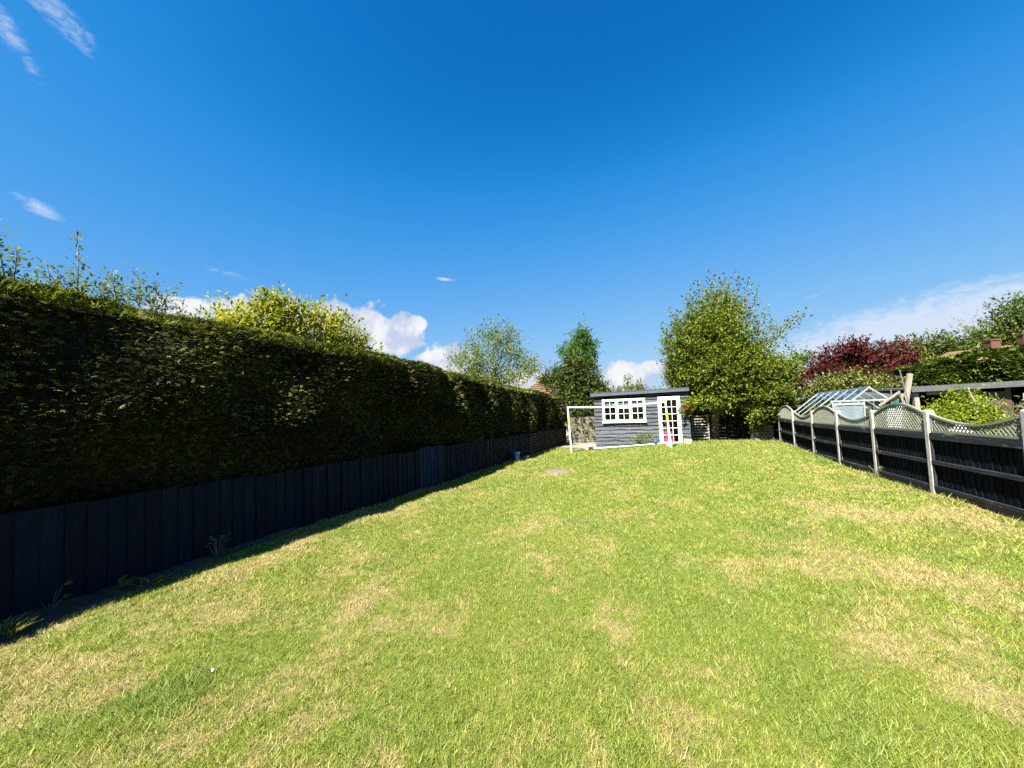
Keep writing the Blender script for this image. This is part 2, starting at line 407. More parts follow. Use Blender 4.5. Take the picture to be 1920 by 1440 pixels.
class MB:
    """collects boxes, bars and tubes in world coordinates; build() links them as ONE mesh object"""
    def __init__(s):
        s.v, s.f, s.sm = [], [], []
    def quad(s, *pts):
        b = len(s.v)
        s.v += [tuple(p) for p in pts]
        s.f.append(tuple(range(b, b + len(pts)))); s.sm.append(False)
        return s
    def box(s, c, d, rot=None, jit=0.0):
        b = len(s.v)
        for k in range(8):
            p = Vector(((k & 1) - 0.5, ((k >> 1) & 1) - 0.5, ((k >> 2) & 1) - 0.5))
            p = Vector((p.x * d[0], p.y * d[1], p.z * d[2]))
            if jit:
                p += Vector([random.uniform(-jit, jit) for _ in range(3)])
            if rot is not None:
                p = rot @ p
            s.v.append(tuple(p + Vector(c)))
        for q in ((0, 2, 3, 1), (4, 5, 7, 6), (0, 1, 5, 4), (2, 6, 7, 3), (0, 4, 6, 2), (1, 3, 7, 5)):
            s.f.append(tuple(b + i for i in q)); s.sm.append(False)
        return s
    def bar(s, a, b, wx, wy, up=(0, 0, 1)):
        """rectangular bar from a to b"""
        a, b = Vector(a), Vector(b)
        d = (b - a); ln = d.length; d.normalize()
        u = Vector(up); x = d.cross(u)
        if x.length < 1e-4:
            x = d.cross(Vector((1, 0, 0)))
        x.normalize(); y = x.cross(d).normalized()
        rot = Matrix((x, y, d)).transposed()
        return s.box((a + b) / 2, (wx, wy, ln), rot)
    def tube(s, pts, rad, n=8, cap=True):
        pts = [Vector(p) for p in pts]
        if not hasattr(rad, '__len__'):
            rad = [rad] * len(pts)
        b = len(s.v)
        for i, p in enumerate(pts):
            d = (pts[min(i + 1, len(pts) - 1)] - pts[max(i - 1, 0)]).normalized()
            x = d.cross(Vector((0.13, 0.31, 0.94)))
            if x.length < 0.15:
                x = d.cross(Vector((1, 0, 0)))
            x.normalize(); y = d.cross(x)
            for k in range(n):
                a = 2 * math.pi * k / n
                s.v.append(tuple(p + (x * math.cos(a) + y * math.sin(a)) * rad[i]))
        for i in range(len(pts) - 1):
            for k in range(n):
                k2 = (k + 1) % n
                s.f.append((b + i * n + k, b + i * n + k2, b + (i + 1) * n + k2, b + (i + 1) * n + k)); s.sm.append(n > 5)
        if cap:
            e = b + (len(pts) - 1) * n
            c = len(s.v)
            s.v += s.v[b:b + n] + s.v[e:e + n]
            s.f.append(tuple(c + k for k in range(n))[::-1]); s.sm.append(False)
            s.f.append(tuple(c + n + k for k in range(n))); s.sm.append(False)
        return s
    def lathe(s, c, prof, n=16):
        """profile of (radius, z) turned round the upright through c"""
        b = len(s.v)
        for r_, z_ in prof:
            for k in range(n):
                a = 2 * math.pi * k / n
                s.v.append((c[0] + r_ * math.cos(a), c[1] + r_ * math.sin(a), c[2] + z_))
        for i in range(len(prof) - 1):
            for k in range(n):
                k2 = (k + 1) % n
                s.f.append((b + i * n + k, b + i * n + k2, b + (i + 1) * n + k2, b + (i + 1) * n + k)); s.sm.append(True)
        e = b + (len(prof) - 1) * n
        c_ = len(s.v)
        s.v += s.v[b:b + n] + s.v[e:e + n]
        s.f.append(tuple(c_ + k for k in range(n))[::-1]); s.sm.append(False)
        s.f.append(tuple(c_ + n + k for k in range(n))); s.sm.append(False)
        return s
    def mesh(s, name, mat, off=Vector((0, 0, 0))):
        me = bpy.data.meshes.new(name)
        me.from_pydata([(p[0] - off.x, p[1] - off.y, p[2] - off.z) for p in s.v], [], s.f)
        me.polygons.foreach_set('use_smooth', s.sm)
        me.materials.append(mat)
        me.update()
        return me
    def build(s, name, mat, parent=None, label=None, bevel=0.0):
        o = link(name, s.mesh(name, mat, origin(parent)), parent, label=label)
        if bevel:
            md = o.modifiers.new('bevel', 'BEVEL')
            md.width = bevel; md.segments = 2; md.limit_method = 'ANGLE'
        return o
def structure(o):
    o['kind'] = 'structure'
    return o
def stuff(o):
    o['kind'] = 'stuff'
    return o

# ---- foliage: many small leaves as one mesh per crown
def leaf_mesh(name, P, D, size, mat, parent=None, aspect=0.5, tint=None, blades=1, flat=0.35, fold=0.18, up=None):
    """P leaf bases, D leaf directions (N,3), size (N,), blades = leaflets fanned from each base"""
    N = len(P)
    D = D / (np.linalg.norm(D, axis=1, keepdims=True) + 1e-9)
    if up is None:
        upv = rng.normal(0, flat, (N, 3)); upv[:, 2] += 1.0
    else:
        upv = up + rng.normal(0, flat, (N, 3))
    X = np.cross(D, upv); X /= (np.linalg.norm(X, axis=1, keepdims=True) + 1e-9)
    Nn = np.cross(X, D)
    V, T = [], []
    if tint is None:
        tint = rng.random(N)
    for b in range(blades):
        ang = 0.0 if blades == 1 else (b - (blades - 1) / 2) * 0.62
        d = D * math.cos(ang) + X * math.sin(ang)
        x = X * math.cos(ang) - D * math.sin(ang)
        ln = (size * (1.0 if blades == 1 else 1 - 0.25 * abs(ang)))[:, None]
        hw = ln * aspect * 0.5
        mid = P + d * ln * 0.5
        sag = Nn * ln * fold
        V.append(np.stack([P, mid + x * hw + sag * 0.5, P + d * ln - sag * 0.35, mid - x * hw + sag * 0.5], axis=1))
        T.append(tint)
    V = np.concatenate(V).astype(np.float32); T = np.concatenate(T)
    n = len(V)
    me = bpy.data.meshes.new(name)
    me.vertices.add(n * 4)
    off = np.array(origin(parent), dtype=np.float32)
    me.vertices.foreach_set('co', (V - off).ravel())
    base = (np.arange(n) * 4)[:, None]
    tri = np.concatenate([base + np.array([0, 1, 2]), base + np.array([0, 2, 3])], axis=1).reshape(-1)
    me.loops.add(len(tri))
    me.loops.foreach_set('vertex_index', tri.astype(np.int32))
    me.polygons.add(n * 2)
    me.polygons.foreach_set('loop_start', np.arange(0, len(tri), 3, dtype=np.int32))
    a = me.attributes.new('tint', 'FLOAT', 'FACE')
    a.data.foreach_set('value', np.repeat(T, 2).astype(np.float32))
    me.materials.append(mat)
    me.update(calc_edges=True)
    return link(name, me, parent)
def crown_points(blobs, per, twig=0.35, clump=14, spread=0.30, upness=0.7, leaves=7):
    """leaf bases and directions spread in clumps through ellipsoids; returns P, D, clump centres"""
    P, D, T, C = [], [], [], []
    for (cx, cy, cz, rx, ry, rz, wgt) in blobs:
        c = np.array([cx, cy, cz]); r = np.array([rx, ry, rz])
        nc = max(4, int(clump * wgt))
        u = rng.normal(0, 1, (nc, 3)); u /= np.linalg.norm(u, axis=1, keepdims=True)
        rad = rng.random((nc, 1)) ** 0.42
        cc = u * rad * 0.86
        nt = int(per * wgt)
        idx = rng.integers(0, nc, nt)
        q = cc[idx] + rng.normal(0, spread, (nt, 3))
        q /= np.maximum(1.0, np.linalg.norm(q, axis=1, keepdims=True) / 1.02)
        base = c + q * r
        out = q / (np.linalg.norm(q, axis=1, keepdims=True) + 1e-6)
        d = out * 0.7 + rng.normal(0, 0.45, (nt, 3)); d[:, 2] += upness
        d /= np.linalg.norm(d, axis=1, keepdims=True)
        ln = twig * (0.5 + rng.random((nt, 1)))
        tt = np.repeat(rng.random(nc)[idx], leaves)
        k = np.linspace(0.05, 1.0, leaves)
        pts = base[:, None, :] + d[:, None, :] * (ln[:, None, :] * k[None, :, None])
        dd = d[:, None, :] * 0.45 + rng.normal(0, 0.75, (nt, leaves, 3))
        P.append(pts.reshape(-1, 3)); D.append(dd.reshape(-1, 3)); T.append(tt)
        C.append(c + cc * r)
    P, D, T, C = (np.concatenate(z) for z in (P, D, T, C))
    T = np.clip(0.45 * T + 0.55 * rng.random(len(P)), 0, 1)
    return P, D, T, C
def limb(mb, a, b, r0, r1, sway=0.12, n=6, seg=5):
    a, b = Vector(a), Vector(b)
    L = (b - a).length
    pts, rad = [], []
    o = Vector((random.uniform(-1, 1), random.uniform(-1, 1), random.uniform(0.0, 0.6))) * sway * L
    for i in range(seg + 1):
        u = i / seg
        j = Vector((random.uniform(-1, 1), random.uniform(-1, 1), random.uniform(-1, 1))) * (0.02 * L if 0 < i < seg else 0)
        pts.append(a.lerp(b, u) + o * math.sin(math.pi * u) + j)
        rad.append(r0 + (r1 - r0) * u ** 0.8)
    mb.tube(pts, rad, n)
    return pts
def plant(name, label, cat, base, trunk, blobs, leaf, mat, bark='bark', per=500, twig=0.35, clump=14, spread=0.30,
          aspect=0.5, upness=0.7, leaves=7, limbs=14, shoots=(), group=None, crown='crown', stem='trunk', blades=1, flat=0.35, twig_r=0.012):
    """tree or shrub: tapered trunk with limbs, and a crown of leaves on twigs"""
    t = thing(name, label, cat, base, group)
    P, D, T, C = crown_points(blobs, per, twig, clump, spread, upness, leaves)
    wood_mb = MB()
    if trunk:
        pts = [p[:3] for p in trunk]; rad = [p[3] for p in trunk]
        wood_mb.tube(pts, rad, 10)
        top = Vector(pts[-1]); fork = Vector(pts[max(len(pts) - 2, 0)])
        order = rng.permutation(len(C))[:limbs]
        for i in order:
            r0 = rad[-1] * random.uniform(0.35, 0.75)
            limb(wood_mb, fork.lerp(top, random.random()), C[i], r0, twig_r, 0.10, 6)
    sp, sd = [], []
    for (a, b, n_l) in shoots:                     # long thin shoots standing out of the crown
        pts = limb(wood_mb, a, b, 0.014, 0.004, 0.11, 4)
        for k in range(n_l):
            u = (k + random.random()) / n_l
            i = min(int(u * 5), 4)
            p = pts[i].lerp(pts[i + 1], u * 5 - i)
            ax = (pts[i + 1] - pts[i]).normalized()
            for _ in range(3):
                dv = Vector((random.gauss(0, 1), random.gauss(0, 1), random.gauss(0, 1))) + ax * 0.7
                sp.append(tuple(p + dv * random.choice((0.02, 0.02, 0.05, 0.08)) * (leaf / 0.08))); sd.append(tuple(dv))
    if sp:
        P = np.concatenate([P, np.array(sp)]); D = np.concatenate([D, np.array(sd)]); T = np.concatenate([T, rng.random(len(sp))])
    size = leaf * (0.65 + 0.7 * rng.random(len(P)))
    if wood_mb.v:
        wood_mb.build(stem, M[bark], t)
    leaf_mesh(crown, P, D, size, M[mat], t, aspect, T, blades, flat)
    return t
#%%SETTING
# ================================================================== SETTING
def sheet(name, xs, ys, zf, mat):
    V = [(x, y, zf(x, y)) for y in ys for x in xs]
    nx = len(xs)
    F = [(j * nx + i, j * nx + i + 1, (j + 1) * nx + i + 1, (j + 1) * nx + i) for j in range(len(ys) - 1) for i in range(nx - 1)]
    me = bpy.data.meshes.new(name)
    me.from_pydata(V, [], F)
    me.polygons.foreach_set('use_smooth', [True] * len(F))
    me.materials.append(mat); me.update()
    return link(name, me)
FX = 4.1                                            # line of the right-hand fence
HX = -5.0                                           # line of the left-hand fence
structure(sheet('ground', [-900, -250, -80, -30, -14, -7, -2, 2, 5, 9, 16, 30, 80, 250, 900], [-900, -250, -80, -40, -20, -8, 0, 4, 8, 11, 14, 17, 20, 24, 28, 32, 46, 80, 250, 900],
                lambda x, y: S * min(max(y, -40), 46) - 0.09, M['ground']))
structure(sheet('lawn', np.linspace(HX + 0.01, FX + 0.02, 80), np.linspace(-6, 20.6, 210), ground, M['turf']))
SEY, SEX = [-6, 1.1, 1.6, 2.3, 3.2, 4.6], [-4.50, -4.50, -4.66, -4.76, -4.88, -4.99]
def soil_edge(y):
    return float(np.interp(y, SEY, SEX)) + 0.03 * math.sin(y * 5.3 + 1)
structure(sheet('soil_bed', np.linspace(HX - 0.02, -4.45, 9), np.linspace(-6, 4.9, 140),
                lambda x, y: ground(x, y) + 0.02 + random.uniform(-0.012, 0.014) + (-0.09 if x > soil_edge(y) else 0.03 * smooth(-x, 4.7, 5.0)), M['soil']))
# round patch of bare stony earth in the lawn
pm = MB(); pc = (-2.86, 10.2)
pm.lathe((pc[0], pc[1], ground(*pc)), [(0.40, -0.03), (0.36, 0.006), (0.26, 0.012), (0.03, 0.014)], 22)
structure(pm.build('soil_patch', M['gravel']))
structure(sheet('paving', np.linspace(-4.95, -3.1, 6), np.linspace(17.3, 20.2, 6), lambda x, y: ground(x, y) + 0.03, M['paving']))

# ---- grass blades
def in_lawn(x, y):
    ok = (x > HX + 0.05) & (x < FX - 0.06) & (y > -5) & (y < 20.2)
    ok &= ~((x > -3.12) & (x < 0.9) & (y > 17.75))                      # under the shed
    ok &= ~((x < -3.15) & (y > 17.2 + 0.25 * np.sin(x * 5)))            # on the paving
    ok &= ((x - pc[0]) ** 2 + (y - pc[1]) ** 2) > (0.37 + 0.05 * np.sin(x * 31 + y * 17)) ** 2
    se = np.interp(y, SEY, SEX) + 0.03 * np.sin(y * 5.3 + 1)
    ok &= ~((x < se + rng.normal(0, 0.03, len(x))) & (y < 4.9))
    return ok
def np_ground(x, y):
    def ss(u, a, b):
        u = np.clip((u - a) / (b - a), 0, 1); return u * u * (3 - 2 * u)
    return S * y + 0.2 * ss(y, 10, 18) * ss(x, -3.3, 0.6) * (1 - ss(y, 22, 30)) + 0.012 * np.sin(x * 1.7 + y * 0.9) + 0.010 * np.sin(y * 2.3 - x)
def blades(N):
    a = np.radians(rng.uniform(-88, 48, N))
    r = 1.1 + 19.8 * rng.random(N) ** 1.6
    x, y = r * np.sin(a), r * np.cos(a)
    k = in_lawn(x, y); x, y, r = x[k], y[k], r[k]
    n0 = 26000                                                         # sparser turf behind the viewpoint
    xb, yb = rng.uniform(HX, FX, n0), rng.uniform(-5, 1.5, n0)
    k = in_lawn(xb, yb); xb, yb = xb[k], yb[k]
    ne = 26000                                                         # longer uncut grass along both fences and the far end
    ye = rng.uniform(1, 20, ne); side = rng.random(ne)
    xe = np.where(side < 0.5, HX + 0.08 + np.abs(rng.normal(0, 0.10, ne)), FX - 0.12 - np.abs(rng.normal(0, 0.07, ne)))
    far = side > 0.82
    xe = np.where(far, rng.uniform(0.9, 4.0, ne), xe); ye = np.where(far, rng.uniform(17.6, 20.0, ne), ye)
    k = in_lawn(xe, ye) & ((xe > -4) | (ye > 4.3)); xe, ye = xe[k], ye[k]
    X = np.concatenate([x, xb, xe]); Y = np.concatenate([y, yb, ye])
    Rr = np.concatenate([r, np.full(len(xb), 4.0), np.hypot(xe, ye)])
    n = len(X)
    # blades stand in small tufts that share height, lean and shade
    nb = len(x)
    K = 7
    cen = rng.integers(0, nb, nb // K * 3)
    own = rng.integers(0, len(cen), nb)
    far_ = np.hypot(x - x[cen[own]], y - y[cen[own]])
    spread = 0.004 + 0.0026 * Rr[cen[own]]
    X[:nb] = x[cen[own]] + rng.normal(0, 1, nb) * spread
    Y[:nb] = y[cen[own]] + rng.normal(0, 1, nb) * spread
    Rr[:nb] = r[cen[own]]
    t_h, t_d, t_c = rng.random(len(cen)), rng.random(len(cen)) * 2 * np.pi, rng.random(len(cen))
    tuft_h = np.concatenate([t_h[own], rng.random(n - nb)]); tuft_d = np.concatenate([t_d[own], rng.random(n - nb) * 6.28]); tuft_c = np.concatenate([t_c[own], rng.random(n - nb)])
    L = (0.014 + 0.016 * rng.random(n) + 0.020 * tuft_h ** 2) * (1 + 0.03 * Rr)
    clump = np.sin(X * 3.1 + 1.3 * np.sin(Y * 2.2)) * np.sin(Y * 2.7 + 1.7 * np.sin(X * 1.9))
    L *= 1 + 0.3 * np.clip(clump, -0.2, 1)
    L[len(x) + len(xb):] *= 2.0
    L *= 1 + 0.9 * np.exp(-((X + 2.72) ** 2 + (Y - 1.38) ** 2) / 0.035)          # a coarse dark tussock near the viewpoint
    W = np.clip(0.0014 * Rr, 0.0042, 0.022) * (0.7 + 0.6 * rng.random(n))
    th = rng.random(n) * 2 * np.pi
    lean = L * (0.15 + 0.95 * rng.random(n))
    ph = tuft_d + rng.normal(0, 0.9, n)
    Z = np_ground(X, Y) - 0.004
    tint = np.clip(0.62 * tuft_c + 0.38 * rng.random(n), 0, 1)
    A = np.stack([X - np.cos(th) * W / 2, Y - np.sin(th) * W / 2, Z], 1)
    B = np.stack([X + np.cos(th) * W / 2, Y + np.sin(th) * W / 2, Z], 1)
    C = np.stack([X + np.cos(ph) * lean, Y + np.sin(ph) * lean, Z + L * (0.55 + 0.45 * rng.random(n))], 1)
    V = np.stack([A, B, C], 1).astype(np.float32)
    me = bpy.data.meshes.new('grass')
    me.vertices.add(n * 3); me.vertices.foreach_set('co', V.ravel())
    me.loops.add(n * 3); me.loops.foreach_set('vertex_index', np.arange(n * 3, dtype=np.int32))
    me.polygons.add(n); me.polygons.foreach_set('loop_start', np.arange(0, n * 3, 3, dtype=np.int32))
    at = me.attributes.new('tint', 'FLOAT', 'FACE'); at.data.foreach_set('value', tint.astype(np.float32))
    me.materials.append(M['blades']); me.update(calc_edges=True)
    return link('grass', me)
gr = stuff(blades(1350000))
gr['label'] = 'short mown lawn grass with straw coloured dry patches'

# ================================================================== LEFT: hedge and low fence
def hedge_h(y):
    return float(np.interp(y, [-9, 1.3, 8, 20.3], [2.93, 2.90, 2.80, 2.56]))
def long_hedge():
    t = thing('conifer_hedge', 'tall clipped dark conifer hedge running behind the low board fence on the left', 'hedge', (-5.75, 8, S * 8))
    bat = lambda y: np.interp(y, [-2, 2.8, 4.2, 7.5, 9.5, 13, 20], [0.50, 0.46, 0.18, 0.10, 0.34, 0.50, 0.54])
    face_x = lambda y, z: -5.13 + np.interp(y, [0, 3, 6], [0.22, 0.19, 0.13]) * np.clip((z - 0.7) / 0.9, 0, 1) - bat(y) * np.clip((z - np.where(y > 9, 1.1, 1.65)) / (2.85 - np.where(y > 9, 1.1, 1.65)), 0, 1) ** 1.25
    hn = lambda y, z: 0.06 * np.sin(y * 1.3 + z * 2.1) + 0.06 * np.sin(y * 2.9 - z * 3.3 + 1) + 0.035 * np.sin(y * 6.1 + z * 5)
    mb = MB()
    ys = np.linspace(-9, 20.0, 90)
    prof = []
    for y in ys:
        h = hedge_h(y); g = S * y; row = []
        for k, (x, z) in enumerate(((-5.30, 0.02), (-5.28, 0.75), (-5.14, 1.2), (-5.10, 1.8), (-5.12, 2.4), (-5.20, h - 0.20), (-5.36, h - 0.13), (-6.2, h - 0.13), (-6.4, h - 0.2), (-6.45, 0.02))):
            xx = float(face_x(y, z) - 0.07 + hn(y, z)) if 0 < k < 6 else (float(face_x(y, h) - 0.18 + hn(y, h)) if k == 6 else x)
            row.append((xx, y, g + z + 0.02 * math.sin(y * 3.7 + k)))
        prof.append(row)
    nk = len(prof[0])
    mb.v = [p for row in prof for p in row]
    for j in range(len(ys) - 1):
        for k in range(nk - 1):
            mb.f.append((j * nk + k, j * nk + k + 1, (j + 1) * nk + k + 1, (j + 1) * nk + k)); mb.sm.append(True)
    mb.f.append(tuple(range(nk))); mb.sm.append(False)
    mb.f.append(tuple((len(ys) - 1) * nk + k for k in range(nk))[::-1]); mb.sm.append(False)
    mb.build('dark_core', M['dark'], t)  # near-black solid core, stands in for the shade inside the hedge
    # clipped sprays on the face
    def face(N, y0, y1, s0, s1, name):
        y = rng.uniform(y0, y1, N)
        h = np.interp(y, [-9, 1.3, 8, 20.3], [2.93, 2.90, 2.80, 2.56])
        u = rng.random(N)
        zl = np.interp(y, [2.5, 5], [0.60, 0.72]) + 0.04 * np.sin(y * 4.3) + 0.03 * np.sin(y * 9.7)
        z = zl + (h - zl) * u
        x = face_x(y, z) + hn(y, z) - 0.10 * rng.random(N) ** 1.5
        P = np.stack([x, y, S * y + z], 1)
        D = np.stack([0.40 + 0.25 * rng.normal(0, 1, N), rng.normal(0.15, 0.8, N), rng.normal(0.02, 0.34, N)], 1)
        size = rng.uniform(s0, s1, N) * (1 + 0.7 * (rng.random(N) > 0.97))
        tint = np.clip(0.36 + 0.24 * np.sin(y * 1.9 + z * 2.3) * np.sin(z * 3.1 - y * 0.7) + rng.normal(0, 0.24, N), 0, 1)
        return leaf_mesh(name, P, D, size, M['hedge'], t, 0.17, tint, 4, 0.5, 0.10)
    face(40000, -1.6, 5.0, 0.035, 0.075, 'foliage')
    face(26000, 5.0, 11.0, 0.045, 0.095, 'foliage')
    face(20000, 11.0, 20.1, 0.06, 0.12, 'foliage')
    def glints(N, y0, y1, zlo, s0, s1):                   # loose sprays proud of the clipped face, sun glints painted by a lighter colour
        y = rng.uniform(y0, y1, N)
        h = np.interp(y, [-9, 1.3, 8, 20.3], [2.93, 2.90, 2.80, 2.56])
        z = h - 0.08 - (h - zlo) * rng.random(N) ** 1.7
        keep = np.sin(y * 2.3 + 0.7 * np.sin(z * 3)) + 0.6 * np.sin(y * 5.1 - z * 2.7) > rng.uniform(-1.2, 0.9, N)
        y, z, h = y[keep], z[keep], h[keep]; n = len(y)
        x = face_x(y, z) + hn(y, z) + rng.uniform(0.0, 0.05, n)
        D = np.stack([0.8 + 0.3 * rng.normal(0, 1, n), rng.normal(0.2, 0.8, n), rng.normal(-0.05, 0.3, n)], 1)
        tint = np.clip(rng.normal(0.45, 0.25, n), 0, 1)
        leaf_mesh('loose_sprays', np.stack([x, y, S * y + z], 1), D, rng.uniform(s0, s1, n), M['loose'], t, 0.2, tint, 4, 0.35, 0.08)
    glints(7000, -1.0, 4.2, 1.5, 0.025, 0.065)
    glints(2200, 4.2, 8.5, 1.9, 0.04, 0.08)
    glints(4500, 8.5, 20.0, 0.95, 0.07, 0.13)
    # fresh growth on the flat top and the far end
    N = 20000
    y = -2.0 + 22.1 * rng.random(N) ** 1.1
    h = np.interp(y, [-9, 1.3, 8, 20.3], [2.93, 2.90, 2.80, 2.56])
    edge = face_x(y, h) + hn(y, h)
    x = rng.uniform(-6.4, -5.25, N); x = np.where(rng.random(N) < 0.45, edge - np.abs(rng.normal(0, 0.10, N)) + 0.03, x)
    z = h - 0.04 - 0.12 * np.clip((x - edge + 0.12) / 0.15, 0, 1) ** 2 + rng.normal(0, 0.018, N)
    D = np.stack([rng.normal(0.25, 0.5, N), rng.normal(0, 0.5, N), 0.7 + 0.3 * rng.random(N)], 1)
    leaf_mesh('top_growth', np.stack([x, y, S * y + z], 1), D, rng.uniform(0.05, 0.11, N), M['hedge_top'], t, 0.2, None, 4, 0.5, 0.1)
    N = 2500
    x = rng.uniform(-6.3, -5.15, N); h = 2.5
    z = rng.uniform(0.3, 2.52, N)
    leaf_mesh('end_growth', np.stack([x, np.full(N, 19.98) + rng.normal(0, 0.04, N), S * 20 + z], 1), np.stack([rng.normal(0, 0.5, N), 0.5 + rng.random(N), rng.normal(0.2, 0.4, N)], 1),
              rng.uniform(0.08, 0.14, N), M['hedge'], t, 0.2, None, 4, 0.5, 0.1)
long_hedge()

def board_mesh(name, wid, hgt, thick, mat, wedge=0.5, axis='y'):
    """upright feather-edge board: thick edge and thin edge, foot at the origin"""
    mb = MB()
    a, b = thick, thick * wedge
    hw = wid / 2
    P = [(-a / 2, -hw), (a / 2, -hw), (b / 2, hw), (-b / 2, hw)]
    for z in (0, hgt):
        for (x, y) in P:
            mb.v.append((x, y, z) if axis == 'y' else (y, x, z))
    for q in ((3, 2, 1, 0), (4, 5, 6, 7), (0, 1, 5, 4), (1, 2, 6, 5), (2, 3, 7, 6), (3, 0, 4, 7)):
        mb.f.append(q); mb.sm.append(False)
    return mb.mesh(name, mat)
def left_fence():
    t = thing('board_fence', 'low blue black vertical board fence under the conifer hedge on the left', 'fence', (HX, 5, S * 5))
    o = origin(t)
    me = board_mesh('board', 0.148, 0.90, 0.026, M['navy_left'])
    mp = board_mesh('board', 0.148, 0.94, 0.026, M['blue_panel'])
    y = -2.6
    gaps = (6.98, 7.98, 10.1)
    while y < 13.95:
        if min(abs(y - g) for g in gaps) > 0.055:
            blue = 7.0 < y < 7.97
            link('board', mp if blue else me, t, Vector((HX + random.uniform(-0.008, 0.008), y, S * y - 0.03 + random.uniform(-0.012, 0.012))) - o, (0, 0, R(random.uniform(1.5, 4.0))))
        y += 0.142
    for g in gaps:
        MB().box((HX - 0.035, g, S * g + 0.40), (0.075, 0.085, 0.94)).build('post', M['dark'], t)
    for z in (0.2, 0.68):
        mb = MB(); mb.bar((HX - 0.04, -2.7, S * -2.7 + z), (HX - 0.04, 14.0, S * 14 + z), 0.035, 0.07)
        mb.build('rail', M['navy_left'], t)
    t = thing('slatted_fence', 'dark brown horizontal slat fence at the far end of the hedge', 'fence', (HX, 17, S * 17))
    for i, (a, b) in enumerate(((14.05, 16.0), (16.08, 18.0), (18.08, 20.0))):
        for k in range(8):
            z = 0.06 + k * 0.105
            mb = MB(); mb.bar((HX + 0.01, a, S * a + z), (HX + 0.01, b, S * b + z), 0.078, 0.022, (1, 0, 0))
            mb.build('slat', M['fence_slat'], t)
        MB().box((HX - 0.05, b + 0.04, S * b + 0.44), (0.08, 0.08, 0.96)).build('post', M['fence_slat'], t)
    MB().box((HX - 0.05, 14.02, S * 14 + 0.44), (0.08, 0.06, 0.96)).build('post', M['fence_slat'], t)
    mb = MB(); mb.bar((HX - 0.06, 14.05, S * 14 + 0.45), (HX - 0.06, 20.0, S * 20 + 0.45), 0.9, 0.012, (1, 0, 0)); mb.build('backing', M['dark'], t)
left_fence()

